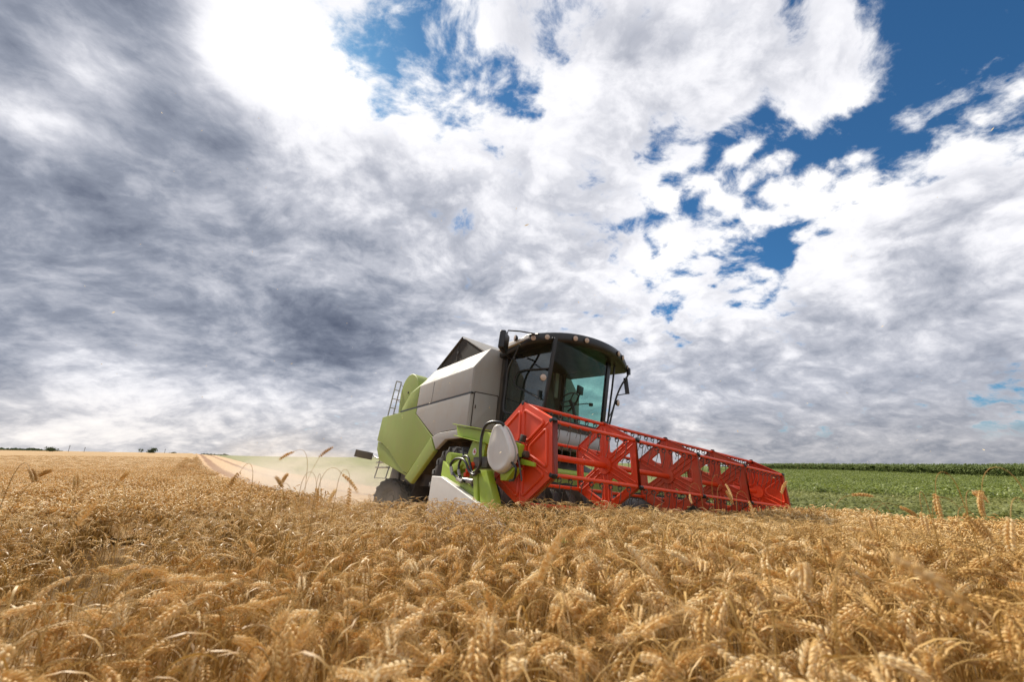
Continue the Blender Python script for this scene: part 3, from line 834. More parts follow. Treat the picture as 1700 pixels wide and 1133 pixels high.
for pts, r_ in HOSES:
    MB().tube(curve_pts(pts, 7), r_, 10).build('hydraulic_hose', M['hose'], CH, smooth=70)
ft = MB()
for p, q in (((2.70, -2.97, .93), (2.745, -2.96, .84)), ((2.81, -2.92, .90), (2.85, -2.92, .83)), ((2.86, -2.95, .80), (2.97, -2.95, .765))):
    ft.cyl(p, q, .021, 8)
ft.build('hose_fitting', M['steel'], CH)

# ---- reel ---------------------------------------------------------
reel = empty('reel', (XR, 0, ZR)); reel.parent = CH
ys = np.array([-2.715, -1.357, 0.0, 1.357, 2.80])
vang = [PHI - k * PI / 3 for k in range(6)]
hexv = lambda rad: [(rad * math.cos(a), rad * math.sin(a)) for a in vang]


def sector(k, r0, r1, gap):
    """trapezoid window between spokes k and k+1"""
    a0, a1 = vang[k], vang[(k + 1) % 6]
    am = a0 - PI / 6
    d0 = Vector((math.cos(a0), math.sin(a0))); d1 = Vector((math.cos(a0 - PI / 3), math.sin(a0 - PI / 3))); dm = Vector((math.cos(am), math.sin(am)))
    n0 = Vector((d0.y, -d0.x)); n1 = Vector((-d1.y, d1.x))
    c30 = math.cos(PI / 6)
    def on(d, n, rad):                       # on the line parallel to spoke d, offset by gap, at distance rad*c30 along dm
        t = (rad * c30 - gap * n.dot(dm)) / d.dot(dm)
        return d * t + n * gap
    A, B = on(d0, n0, r1), on(d1, n1, r1)
    C, D = on(d1, n1, r0), on(d0, n0, r0)
    if (C - D).dot(d1 - d0) < 0.02:
        m_ = (C + D) / 2; e = (d1 - d0).normalized() * 0.01; C, D = m_ + e, m_ - e
    return [tuple(A), tuple(B), tuple(C), tuple(D)]


for i, y in enumerate(ys):
    pm = M['redworn'] if i in (2, 3) else M['red']
    rpl = MB()
    end = i in (0, 4)
    s = -1 if i == 0 else 1
    if end:
        rpl.prism(rounded(hexv(RR * 1.02), .03, 3), 'y', y - .006, y + .006)
        for k in range(6):
            tr = rounded(sector(k, .16, .475, .035), .05, 4)
            path = [(p[0], y, p[1]) for p in tr]
            for side in (-1, 1):
                rpl.tube([(p[0], y + side * .008, p[1]) for p in tr] + [(tr[0][0], y + side * .008, tr[0][1])], .0165, 8, cap=False)
            a = vang[k]
            for side in (-1, 1):
                rpl.tube([(.05 * math.cos(a), y + side * .006, .05 * math.sin(a)), (.50 * math.cos(a), y + side * .006, .50 * math.sin(a))], .010, 6)
    else:
        gp, ro_ = (.064, .455) if i == 1 else (.092, .425)
        holes = [rounded(sector(k, .20, ro_, gp), .055, 4) for k in range(6)]
        rpl.holed(rounded(hexv(RR * 1.0), .02, 3), holes, 'y', y - .006, y + .006)
        for k in range(6):
            hl = rounded(sector(k, .20, ro_, gp), .055, 4)
            rpl.tube([(p[0], y, p[1]) for p in hl] + [(hl[0][0], y, hl[0][1])], .014, 8, cap=False)
            a = vang[k]
            for off in (-.030, .030):
                for side in (-1, 1):
                    rpl.tube([(.10 * math.cos(a) - off * math.sin(a), y + side * .008, .10 * math.sin(a) + off * math.cos(a)), (.49 * math.cos(a) - off * math.sin(a), y + side * .008, .49 * math.sin(a) + off * math.cos(a))], .009, 6)
    hv = hexv(RR * 1.02) + [hexv(RR * 1.02)[0]]
    for k in range(6):                      # folded rim
        (x0, z0), (x1, z1) = hv[k], hv[k + 1]
        wd = .075 if end else .04
        inn = s * -1
        yy0, yy1 = (y, y + inn * wd) if end else (y - wd / 2, y + wd / 2)
        e = .985
        rpl.add([(x0, yy0, z0), (x1, yy0, z1), (x1, yy1, z1), (x0, yy1, z0), (x0 * e, yy0, z0 * e), (x1 * e, yy0, z1 * e), (x1 * e, yy1, z1 * e), (x0 * e, yy1, z0 * e)],
                [(0, 1, 2, 3), (7, 6, 5, 4), (0, 4, 5, 1), (2, 6, 7, 3), (1, 5, 6, 2), (0, 3, 7, 4)])
    for k in range(3 if not end else 6):
        a = vang[k] + .5
        rpl.cyl((.06 * math.cos(a), y - .02, .06 * math.sin(a)), (.06 * math.cos(a), y + .02, .06 * math.sin(a)), .014, 8)
    rpl.cyl((0, y - .03, 0), (0, y + .03, 0), .10, 20)
    po_ = rpl.build('reel_shield' if end else 'reel_spider', pm, reel, smooth=40)
    for k in range(6):
        a = vang[k]
        b = MB()
        off = .05 * (-s if end else 1)
        c = (.535 * math.cos(a), y + off * .6, .535 * math.sin(a))
        b.box(c, (.04, .05, .065), (0, -a + PI / 2, 0)).cyl((c[0], c[1] - .04, c[2]), (c[0], c[1] + .04, c[2]), .0235, 10)
        b.build('bearing_clamp', M['black'], reel, bevel=0.004)
MB().tube([(0, -2.68, 0), (0, 2.68, 0)], .036, 14).build('reel_tube', M['red'], reel)
for k in range(6):
    a = vang[k]
    x, z = .525 * math.cos(a), .525 * math.sin(a)
    tb = MB().tube([(x, -2.69, z), (x, 2.77, z)], .021, 10)
    bar = tb.build('tine_bar', M['red'], reel, smooth=60)
    n = 35
    for bay in range(4):
        tn = MB()
        for j in range(n):
            yy = -2.60 + 5.2 * j / (n - 1)
            if not (ys[bay] + .05 < yy < ys[bay + 1] - .05): continue
            tn.tube([(x + .001 + .024 * math.cos(t), yy + .004 * t / 3, z - .044 + .024 * math.sin(t)) for t in np.linspace(PI / 2, PI / 2 + 2 * PI, 11)], .0052, 5)
            tn.tube([(x + .02, yy, z - .05), (x + .012, yy, z - .14), (x - .03, yy, z - .25)], [.0048, .004, .003], 5)
            tn.box((x, yy, z - .016), (.03, .03, .03))
        tn.build('tine_row', M['dark'], bar, smooth=50)


# ================================================================ lie of the land (s along the machine's travel, w across it to its left)
FW = (math.cos(HROT[2]), math.sin(HROT[2]))
LF = (-FW[1], FW[0])


def to_sw(x, y):
    dx, dy = x - HARV.x, y - HARV.y
    return dx * FW[0] + dy * FW[1], dx * LF[0] + dy * LF[1]


def to_xy(s, w):
    return HARV.x + s * FW[0] + w * LF[0], HARV.y + s * FW[1] + w * LF[1]


def pchip(xs, ys):
    xs, ys = np.array(xs, float), np.array(ys, float)
    d = np.gradient(ys, xs)
    def f(x):
        x = np.clip(np.asarray(x, float), xs[0], xs[-1])
        i = np.clip(np.searchsorted(xs, x) - 1, 0, len(xs) - 2)
        h = xs[i + 1] - xs[i]; t = (x - xs[i]) / h
        return ((2 * t ** 3 - 3 * t ** 2 + 1) * ys[i] + (t ** 3 - 2 * t ** 2 + t) * h * d[i] + (-2 * t ** 3 + 3 * t ** 2) * ys[i + 1] + (t ** 3 - t ** 2) * h * d[i + 1])
    return f


_A = pchip([-300, -60, -25, -12, -5, 0, 6, 20, 50, 100, 200, 320, 500, 900, 1500], [-1.0, -1.0, -1.1, -1.2, -1.31, -1.42, -1.54, -1.76, -1.95, -1.60, -.75, -.25, -1.0, -6, -12])
_B = pchip([-600, -100, -30, -10, -5.4, -4, -3, -1.5, 0, 1.5, 3, 6, 20, 40, 67, 91, 124, 200, 500, 1200], [-3, .3, .15, .20, .25, .29, .28, .16, 0, -.10, -.13, -.16, -.42, -.60, -.58, -.38, -.15, -.6, -4, -10])
_H = pchip([-60, -8, -5, -3, 0, 3.3, 10], [.66, .65, .63, .67, .68, .72, .74])     # height of the standing wheat


def ground_z(x, y):
    s, w = to_sw(np.asarray(x, float), np.asarray(y, float))
    dip = -.13 * np.exp(-((s - .5) / 3.2) ** 2 - ((w + 4.9) / 1.5) ** 2)
    return _A(-s) + _B(w) + dip + EYE


def wheat_h(x, y):
    return _H(to_sw(np.asarray(x, float), np.asarray(y, float))[1])


W_EDGE = 3.35                                            # field boundary, parallel to the direction of travel


def cut_edge(s):
    """w of the edge of the standing crop behind the cutter bar"""
    return np.interp(-s, [-4, -2.6, -0.8, 3, 10, 400], [-3.0, -3.3, -3.9, -4.3, -4.6, -4.6])


def in_wheat(x, y):
    s, w = to_sw(np.asarray(x, float), np.asarray(y, float))
    front = (s > 3.95) & (w < W_EDGE)
    side = w < np.where(s > 3.95, W_EDGE, cut_edge(s))
    return front | side


def grid_sheet(name, mats, az0, az1, naz, radii, zfun, keep=None, swuv=False, smooth=True):
    az = np.radians(np.linspace(az0, az1, naz))
    rr = np.asarray(radii)
    A_, R_ = np.meshgrid(az, rr)
    X = R_ * np.sin(A_); Yy = R_ * np.cos(A_)
    Z = zfun(X, Yy)
    vs = np.stack([X, Yy, Z], -1).reshape(-1, 3)
    n = naz
    i, j = np.meshgrid(np.arange(len(rr) - 1), np.arange(n - 1), indexing='ij')
    a = (i * n + j).ravel()
    fs = np.stack([a, a + n, a + n + 1, a + 1], -1)
    if keep is not None:
        c = vs[fs].mean(1)
        fs = fs[keep(c[:, 0], c[:, 1])]
        used = np.unique(fs); mp = -np.ones(len(vs), int); mp[used] = np.arange(len(used)); vs = vs[used]; fs = mp[fs]
    me = bpy.data.meshes.new(name)
    me.from_pydata(vs.tolist(), [], fs.tolist())
    uv = me.uv_layers.new(name='UVMap')
    vi = np.zeros(len(me.loops), np.int32); me.loops.foreach_get('vertex_index', vi)
    s, w = to_sw(vs[:, 0], vs[:, 1])
    uv.data.foreach_set('uv', np.stack([s[vi], w[vi]], -1).astype(np.float32).ravel())
    me.polygons.foreach_set('use_smooth', [smooth] * len(me.polygons))
    me.update()
    for m in (mats if isinstance(mats, list) else [mats]): me.materials.append(m)
    o = bpy.data.objects.new(name, me); COL.objects.link(o)
    return o


def vnoise(x, y, scale, seed=0):
    """smooth value noise"""
    x = np.asarray(x) * scale; y = np.asarray(y) * scale
    xi, yi = np.floor(x), np.floor(y); fx, fy = x - xi, y - yi
    fx = fx * fx * (3 - 2 * fx); fy = fy * fy * (3 - 2 * fy)
    def h(a, b):
        t = np.sin(a * 127.1 + b * 311.7 + seed * 74.7) * 43758.5453
        return t - np.floor(t)
    return (h(xi, yi) * (1 - fx) + h(xi + 1, yi) * fx) * (1 - fy) + (h(xi, yi + 1) * (1 - fx) + h(xi + 1, yi + 1) * fx) * fy


# ---- ground -------------------------------------------------------
def soil_mat():
    m, nt, b = new_mat('soil')
    uvn = nt.nodes.new('ShaderNodeUVMap')
    n = noise(nt, uvn.outputs[0], 0.6, 9, 0.65)
    n2 = noise(nt, uvn.outputs[0], 9.0, 6, 0.7)
    c = ramp(nt, n * 0.5 + n2 * 0.5, [(0.3, (0.10, 0.058, 0.024)), (0.5, (0.18, 0.110, 0.045)), (0.7, (0.30, 0.195, 0.085))])
    nt.links.new(c, b.inputs['Base Color']); b.inputs['Roughness'].default_value = 0.95
    b.inputs['Specular IOR Level'].default_value = 0.1
    return m


radii_g = np.concatenate([[0.0], np.geomspace(0.4, 1500, 130)])
ground = grid_sheet('ground', soil_mat(), -180, 180, 241, radii_g, ground_z)
tag(ground, kind='structure')


# ---- harvested stubble behind the machine -------------------------
def stubble_mat():
    m, nt, b = new_mat('stubble_straw')
    uvn = nt.nodes.new('ShaderNodeUVMap')
    sp = nt.nodes.new('ShaderNodeSeparateXYZ'); nt.links.new(uvn.outputs[0], sp.inputs[0])
    w = Ex(nt, sp.outputs[1]); s = Ex(nt, sp.outputs[0])
    wob = noise(nt, combine(nt, s * 0.05, w * 0.2, 0), 1.0, 3, 0.5)
    ww = w + (wob - 0.5) * 1.2
    wav = nt.nodes.new('ShaderNodeMath'); wav.operation = 'SINE'
    nt.links.new((ww * 1.75 + 0.6).s, wav.inputs[0])
    rows = Ex(nt, wav.outputs[0]).step(0.15, 0.85)
    fine = noise(nt, combine(nt, s * 0.8, w * 6.0, 0), 1.0, 8, 0.7)
    fine2 = noise(nt, uvn.outputs[0], 14.0, 5, 0.7)
    base = ramp(nt, fine * 0.6 + fine2 * 0.4, [(0.3, (0.27, 0.15, 0.07)), (0.5, (0.47, 0.30, 0.155)), (0.7, (0.66, 0.47, 0.27))])
    c = mixc(nt, rows * (fine2.step(0.25, 0.6) * 0.5 + 0.45), base, (0.19, 0.080, 0.030))
    nt.links.new(c, b.inputs['Base Color']); b.inputs['Roughness'].default_value = 0.9; b.inputs['Specular IOR Level'].default_value = 0.15
    return m


def stub_z(x, y):
    s, w = to_sw(x, y)
    return ground_z(x, y) + 0.06 + 0.10 * vnoise(x, y, 3.0, 3) * np.clip((np.hypot(x, y) - 4) / 10, 0, 1) + 0.10 * np.maximum(0, np.sin(w * 1.75 + 2.2))


def stub_keep(x, y):
    s, w = to_sw(x, y)
    return (s < 3.9) & (w < W_EDGE + .2) & (w > cut_edge(s) - .3)


stub = grid_sheet('stubble', stubble_mat(), -50, 45, 380, np.geomspace(3.5, 420, 240), stub_z, stub_keep)
tag(stub, kind='stuff')


# ---- plants of the fields beyond -----------------------------------
def leaf_mat(name, c0, c1, trans=0.35, rough=0.55, patch=0.0):
    m, nt, b = new_mat(name)
    out = [n for n in nt.nodes if n.type == 'OUTPUT_MATERIAL'][0]
    oi = nt.nodes.new('ShaderNodeObjectInfo')
    geo = nt.nodes.new('ShaderNodeNewGeometry')
    rnd = Ex(nt, oi.outputs['Random']); ri = Ex(nt, geo.outputs['Random Per Island'])
    f = rnd * 0.5 + ri * 0.5
    if patch:
        pn = noise(nt, geo.outputs['Position'], patch, 3, 0.5)
        f = f * 0.6 + pn.step(0.35, 0.65) * 0.4
    c = mixc(nt, f, c0, c1)
    nt.links.new(c, b.inputs['Base Color']); b.inputs['Roughness'].default_value = rough
    b.inputs['Specular IOR Level'].default_value = 0.3
    tl = nt.nodes.new('ShaderNodeBsdfTranslucent'); nt.links.new(c, tl.inputs[0])
    mx = nt.nodes.new('ShaderNodeMixShader'); mx.inputs[0].default_value = trans
    nt.links.new(b.outputs[0], mx.inputs[1]); nt.links.new(tl.outputs[0], mx.inputs[2])
    nt.links.new(mx.outputs[0], out.inputs[0])
    return m


M['soy'] = leaf_mat('low_crop_leaf', (0.13, 0.150, 0.035), (0.32, 0.325, 0.105), 0.35, patch=0.12)
M['tall'] = leaf_mat('broad_crop_leaf', (0.115, 0.155, 0.024), (0.28, 0.32, 0.075), 0.35, 0.4)
M['maize'] = leaf_mat('maize_leaf', (0.085, 0.12, 0.03), (0.21, 0.255, 0.08), 0.30)
rng = np.random.default_rng(11)


def leaves_mesh(name, mat, n, height, spread, size, droop=0.5, elong=1.5, upright=0.5, seed=0):
    """a clump of leaf blades, each two folded quads"""
    r_ = np.random.default_rng(seed)
    mb = MB()
    for k in range(n):
        px, py = r_.normal(0, spread, 2); pz = height * (0.25 + 0.75 * r_.random() ** 0.6)
        a = r_.random() * 2 * PI; sz = size * (0.6 + 0.8 * r_.random())
        tilt = (upright + droop * (r_.random() - .5))
        d = Vector((math.cos(a) * math.cos(tilt), math.sin(a) * math.cos(tilt), math.sin(tilt)))
        sd = Vector((-math.sin(a), math.cos(a), 0))
        nn = d.cross(sd)
        p = Vector((px, py, pz))
        L = sz * elong
        m1 = p + d * L * .5 + nn * L * .08; e = p + d * L - Vector((0, 0, L * .25 * droop))
        wv = sd * sz * .5
        mb.add([p, m1 + wv - nn * sz * .08, e, m1 - wv - nn * sz * .08, m1], [(0, 1, 4), (1, 2, 4), (0, 4, 3), (4, 2, 3)])
    for k in range(3):
        px, py = r_.normal(0, spread * .6, 2)
        mb.tube([(px, py, 0), (px * 1.1, py * 1.1, height * .8)], .006 * height / .4, 4, cap=False)
    return mb.mesh(name, mat, smooth=0)


def src_objects(meshes, base):
    """a hidden-from-nothing library: meshes only reached through their scatterer"""
    c = bpy.data.collections.new(base)
    for i, me in enumerate(meshes):
        o = bpy.data.objects.new('%s_%02d' % (base, i), me); c.objects.link(o)
    return c


def scatter(obj, coll, pts, rots, scales, idx, mat_join=True):
    """obj keeps its own faces; loose vertices appended to its mesh become instances of coll"""
    me = obj.data
    nv0 = len(me.vertices); n = len(pts)
    me.vertices.add(n)
    co = np.zeros((nv0 + n) * 3, np.float32); me.vertices.foreach_get('co', co)
    co = co.reshape(-1, 3); co[nv0:] = pts
    me.vertices.foreach_set('co', co.ravel())
    def attr(nm, ty, key, arr, dim):
        a = me.attributes.new(nm, ty, 'POINT')
        full = np.zeros((nv0 + n, dim), arr.dtype); full[nv0:] = arr.reshape(n, dim)
        a.data.foreach_set(key, full.ravel())
    attr('rot', 'FLOAT_VECTOR', 'vector', np.asarray(rots, np.float32), 3)
    attr('scl', 'FLOAT_VECTOR', 'vector', np.asarray(scales, np.float32), 3)
    attr('idx', 'INT', 'value', np.asarray(idx, np.int32), 1)
    attr('isp', 'INT', 'value', np.ones(n, np.int32), 1)
    me.update()
    ng = bpy.data.node_groups.new('scatter', 'GeometryNodeTree')
    ng.interface.new_socket('Geometry', in_out='INPUT', socket_type='NodeSocketGeometry')
    ng.interface.new_socket('Geometry', in_out='OUTPUT', socket_type='NodeSocketGeometry')
    N = ng.nodes.new; Lk = ng.links.new
    gi = N('NodeGroupInput'); go = N('NodeGroupOutput')
    def na(nm, ty):
        q = N('GeometryNodeInputNamedAttribute'); q.data_type = ty; q.inputs[0].default_value = nm
        return q.outputs[0]
    ci = N('GeometryNodeCollectionInfo'); ci.inputs[0].default_value = coll
    ci.inputs['Separate Children'].default_value = True; ci.inputs['Reset Children'].default_value = True
    m2p = N('GeometryNodeMeshToPoints'); Lk(gi.outputs[0], m2p.inputs['Mesh'])
    Lk(na('isp', 'INT'), m2p.inputs['Selection'])
    iop = N('GeometryNodeInstanceOnPoints')
    Lk(m2p.outputs[0], iop.inputs['Points']); Lk(ci.outputs[0], iop.inputs['Instance'])
    iop.inputs['Pick Instance'].default_value = True
    Lk(na('idx', 'INT'), iop.inputs['Instance Index'])
    e2r = N('FunctionNodeEulerToRotation'); Lk(na('rot', 'FLOAT_VECTOR'), e2r.inputs[0]); Lk(e2r.outputs[0], iop.inputs['Rotation'])
    Lk(na('scl', 'FLOAT_VECTOR'), iop.inputs['Scale'])
    jn = N('GeometryNodeJoinGeometry'); Lk(iop.outputs[0], jn.inputs[0]); Lk(gi.outputs[0], jn.inputs[0])
    Lk(jn.outputs[0], go.inputs[0])
    md = obj.modifiers.new('scatter', 'NODES'); md.node_group = ng


def polar_pts(n, az0, az1, r0, r1, power=1.0):
    """n points, area-uniform for power 1, denser near the eye for larger values"""
    u = rng.random(n)
    r_ = (r0 ** (2 / power) + u * (r1 ** (2 / power) - r0 ** (2 / power))) ** (power / 2)
    a = np.radians(az0 + (az1 - az0) * rng.random(n))
    return r_ * np.sin(a), r_ * np.cos(a)


def crop_floor(name, c0, c1, z_off, keep, az, radii, sc=0.8):
    m, nt, b = new_mat(name + '_surface')
    uvn = nt.nodes.new('ShaderNodeUVMap')
    n = noise(nt, uvn.outputs[0], sc, 9, 0.72); n2 = noise(nt, uvn.outputs[0], 0.03, 3, 0.5)
    c = mixc(nt, n.step(0.35, 0.65) * 0.8 + n2.step(0.4, 0.6) * 0.2, c0, c1)
    nt.links.new(c, b.inputs['Base Color']); b.inputs['Roughness'].default_value = 0.9; b.inputs['Specular IOR Level'].default_value = 0.1
    return grid_sheet(name, m, az[0], az[1], az[2], radii, lambda x, y: ground_z(x, y) + z_off * (0.6 + 0.8 * vnoise(x, y, 1.3, 5)), keep)


# corn edge: a straight headland seen obliquely
CE0, CE1 = np.array([62.0, 42.0]), np.array([84.0, 124.0])
_cd = (CE1 - CE0) / np.linalg.norm(CE1 - CE0)


def beyond_corn(x, y):
    return (x - CE0[0]) * _cd[1] - (y - CE0[1]) * _cd[0] > 0


def soy_keep(x, y):
    s, w = to_sw(x, y)
    return (w > W_EDGE + .15) & ~beyond_corn(x, y)


soy = crop_floor('green_crop', (0.07, 0.085, 0.022), (0.21, 0.24, 0.07), 0.14, soy_keep, (-50, 75, 340), np.geomspace(4.2, 520, 230), 1.2)
tag(soy, kind='stuff')
soy_src = src_objects([leaves_mesh('low_crop_%d' % i, M['soy'], 34, .36, .17, .075, .7, 1.25, .35, i) for i in range(4)]
                      + [leaves_mesh('broad_crop_%d' % i, M['tall'], 44, .72, .22, .105, .8, 1.7, .45, 20 + i) for i in range(4)], 'crop_plant')
x1, y1 = polar_pts(34000, -12, 66, 4.5, 42, 1.6)
k = soy_keep(x1, y1); x1, y1 = x1[k], y1[k]
x2, y2 = polar_pts(16000, 20, 66, 20, 130, 1.2)
s2, w2 = to_sw(x2, y2)
# broad-leaved rows farther out
k = soy_keep(x2, y2) & (w2 > 19 + 3 * vnoise(x2, y2, .2, 9)); x2, y2 = x2[k], y2[k]
k1 = to_sw(x1, y1)[1] < 22; x1, y1 = x1[k1], y1[k1]
px_ = np.concatenate([x1, x2]); py_ = np.concatenate([y1, y2])
n1_, n2_ = len(x1), len(x2)
sc_a = np.concatenate([0.75 + .5 * rng.random(n1_) + .25 * np.clip(np.hypot(x1, y1) / 30, 0, 1), 0.6 + .5 * rng.random(n2_)])
scatter(soy, soy_src, np.stack([px_, py_, ground_z(px_, py_) - .02], -1), np.stack([rng.normal(0, .12, n1_ + n2_), rng.normal(0, .12, n1_ + n2_), rng.random(n1_ + n2_) * 2 * PI], -1),
        np.repeat(sc_a[:, None], 3, 1), np.concatenate([rng.integers(0, 4, n1_), rng.integers(4, 8, n2_)]))

corn = crop_floor('maize', (0.025, 0.055, 0.010), (0.05, 0.10, 0.02), 1.35, beyond_corn, (20, 75, 140), np.geomspace(40, 420, 120), 0.7)
tag(corn, kind='stuff')
corn_src = src_objects([leaves_mesh('maize_plant_%d' % i, M['maize'], 16, 1.75, .16, .13, 1.2, 4.2, .7, 40 + i) for i in range(4)], 'maize_plant')
x3, y3 = polar_pts(26000, 24, 66, 40, 230, 1.25)
k = beyond_corn(x3, y3); x3, y3 = x3[k], y3[k]
ed = rng.random(1500); off = np.abs(rng.normal(0, .5, 1500))
xe = CE0[0] - 8 * _cd[0] + ed * (_cd[0] * 110) + off * _cd[1]; ye = CE0[1] - 8 * _cd[1] + ed * (_cd[1] * 110) - off * _cd[0]
x3 = np.concatenate([x3, xe]); y3 = np.concatenate([y3, ye]); n3 = len(x3)
scatter(corn, corn_src, np.stack([x3, y3, ground_z(x3, y3)], -1), np.stack([rng.normal(0, .06, n3), rng.normal(0, .06, n3), rng.random(n3) * 2 * PI], -1),
        np.repeat((0.8 + .3 * rng.random(n3))[:, None], 3, 1), rng.integers(0, 4, n3))


# ================================================================ wheat
def wheat_mat(name, dark, mid, light, trans=0.3):
    m, nt, b = new_mat(name)
    out = [n for n in nt.nodes if n.type == 'OUTPUT_MATERIAL'][0]
    oi = nt.nodes.new('ShaderNodeObjectInfo'); geo = nt.nodes.new('ShaderNodeNewGeometry')
    rnd = Ex(nt, oi.outputs['Random']); ri = Ex(nt, geo.outputs['Random Per Island'])
    pn = noise(nt, geo.outputs['Position'], 0.9, 3, 0.5)
    c = ramp(nt, rnd * 0.45 + ri * 0.35 + pn.step(0.3, 0.7) * 0.2, [(0.1, dark), (0.5, mid), (0.9, light)])
    nt.links.new(c, b.inputs['Base Color']); b.inputs['Roughness'].default_value = 0.50
    b.inputs['Specular IOR Level'].default_value = 0.35
    tl = nt.nodes.new('ShaderNodeBsdfTranslucent'); nt.links.new(c, tl.inputs[0])
    mx = nt.nodes.new('ShaderNodeMixShader'); mx.inputs[0].default_value = trans
    nt.links.new(b.outputs[0], mx.inputs[1]); nt.links.new(tl.outputs[0], mx.inputs[2])
    nt.links.new(mx.outputs[0], out.inputs[0])
    return m


M['ear'] = wheat_mat('wheat_ear', (0.48, 0.265, 0.060), (0.80, 0.545, 0.205), (0.96, 0.82, 0.53), 0.33)
M['straw'] = wheat_mat('wheat_straw', (0.22, 0.110, 0.022), (0.41, 0.235, 0.058), (0.68, 0.46, 0.17), 0.22)


def stalk_path(L, lean, bend, ear_len, ear_bend, neck=0.22, n=14, ne=14):
    """points and tangent angles of a stem (arc length 0..L) and of its ear"""
    pts, angs = [Vector((0, 0, 0))], [0.0]
    def ang(l):
        if l < L:
            t = max(0.0, (l / L - (1 - neck)) / neck)
            return lean * (l / L) + bend * t * t * (3 - 2 * t)
        return lean + bend + ear_bend * (l - L) / ear_len
    steps = [L * (1 - neck) * i / 5 for i in range(1, 6)] + [L * (1 - neck) + L * neck * i / (n - 5) for i in range(1, n - 4)]
    ear_steps = [L + ear_len * i / ne for i in range(1, ne + 1)]
    last = 0.0
    stem, ear = [(pts[0], 0.0)], []
    p = pts[0]
    for l in steps + ear_steps:
        a = ang((l + last) / 2)
        p = p + Vector((math.sin(a), 0, math.cos(a))) * (l - last)
        last = l
        (stem if l <= L + 1e-9 else ear).append((p, ang(l)))
    return stem, [stem[-1]] + ear


def spindle(mb, p, d, ln, r, n=5, rings=((.18, .75), (.5, 1.0), (.8, .6))):
    u = d.orthogonal().normalized(); w = d.cross(u)
    vs = [p]
    for t, k_ in rings:
        c = p + d * ln * t
        vs += [c + (u * math.cos(2 * PI * i / n) + w * math.sin(2 * PI * i / n)) * r * k_ for i in range(n)]
    vs.append(p + d * ln)
    fs = [(0, 1 + (i + 1) % n, 1 + i) for i in range(n)]
    for k_ in range(len(rings) - 1):
        o = 1 + k_ * n
        fs += [(o + i, o + (i + 1) % n, o + n + (i + 1) % n, o + n + i) for i in range(n)]
    o = 1 + (len(rings) - 1) * n
    fs += [(o + i, o + (i + 1) % n, len(vs) - 1) for i in range(n)]
    mb.add(vs, fs)


def ear_geo(mb, path, r_, awn=0.03, kern=3, size=1.0, nseg=5, awn_w=.00032):
    n = len(path) - 1
    for i in range(n):
        p, a = path[i]
        t = Vector((math.sin(a), 0, math.cos(a))); b = Vector((0, 1, 0)); nn = t.cross(b)
        side = 1 if i % 2 else -1
        taper = (0.78 + .35 * math.sin(PI * min(1, (i + 1.5) / n))) * (1.0 if i < n - 2 else .8)
        for k_ in range(kern):
            fan = (k_ - (kern - 1) / 2)
            o = b * side * .0032 * size + nn * fan * .0030 * size
            d = (t * 1.0 + b * side * (.46 + .14 * r_.random()) + nn * fan * (.34) + Vector(r_.normal(0, .06, 3))).normalized()
            ln = .0142 * size * taper * (.9 + .2 * r_.random())
            if nseg >= 5: spindle(mb, p + o, d, ln, .0027 * size * taper, 5)
            else: spindle(mb, p + o, d, ln, .0036 * size * taper, 4, ((.3, .9), (.7, .75)))
            if awn and r_.random() < (.60 if nseg >= 5 else .3):
                e = p + o + d * ln * .93
                d2 = (d + t * .9 + Vector(r_.normal(0, .10, 3))).normalized()
                al = awn * (.6 + .8 * r_.random())
                wv = d2.orthogonal().normalized() * awn_w
                w2 = d2.cross(wv)
                md = e + d2 * al * .5 + Vector((0, 0, -al * .03)); tp = e + d2 * al + Vector((0, 0, -al * .12))
                mb.add([e - wv, e + wv, md + wv * .7, md - wv * .7, tp], [(0, 1, 2, 3), (3, 2, 4)])
                if nseg >= 5: mb.add([e - w2, e + w2, md + w2 * .7, md - w2 * .7, tp], [(0, 1, 2, 3), (3, 2, 4)])


def leaf_geo(mb, p, az, ln, wd, droop, twist, n=6):
    d = Vector((math.cos(az), math.sin(az), 0)); sd = Vector((-math.sin(az), math.cos(az), 0))
    vs = []; q = Vector(p); el = 1.1
    for i in range(n + 1):
        t = i / n
        w_ = wd * (1 - t) ** .6 * (.5 + t if t < .5 else 1)
        s_ = (sd * math.cos(twist * t) + Vector((0, 0, 1)) * math.sin(twist * t)) * w_
        vs += [q - s_, q + s_]
        q = q + (d * math.cos(el) + Vector((0, 0, math.sin(el)))) * ln / n
        el -= droop / n
    mb.add(vs, [(2 * i, 2 * i + 1, 2 * i + 3, 2 * i + 2) for i in range(n)])


def stem_geo(mb, stem, r_, rad=.0016, n=5, leaves=2, fine=True):
    mb.tube([p for p, a in stem], [rad * (1.15 - .5 * i / len(stem)) for i in range(len(stem))], n, cap=False)
    for k_ in range(leaves):
        i = int(2 + r_.random() * 4)
        leaf_geo(mb, stem[min(i, len(stem) - 1)][0], r_.random() * 2 * PI, .12 + .14 * r_.random(), .0035 + .002 * r_.random(), 2.0 + 1.6 * r_.random(), r_.normal(0, 2.0))


def top_of(stem, ear): return max(p.z for p, a in stem + ear)


VAR = []                                                 # bends of the common stalks
rv = np.random.default_rng(5)
for i in range(12):
    VAR.append(dict(L=.66 + .04 * rv.normal(), lean=.10 + .14 * rv.random(), bend=[.35, 1.0, 1.5, 1.9, 2.2, 1.7, .7, 1.25, 2.0, 1.5, 2.4, .2][i], ear_len=.062 + .020 * rv.random(), ear_bend=.35 + .5 * rv.random(), neck=.16 + .12 * rv.random(), awn=[.035, .05, .022, .06, .04, .05][i % 6]))


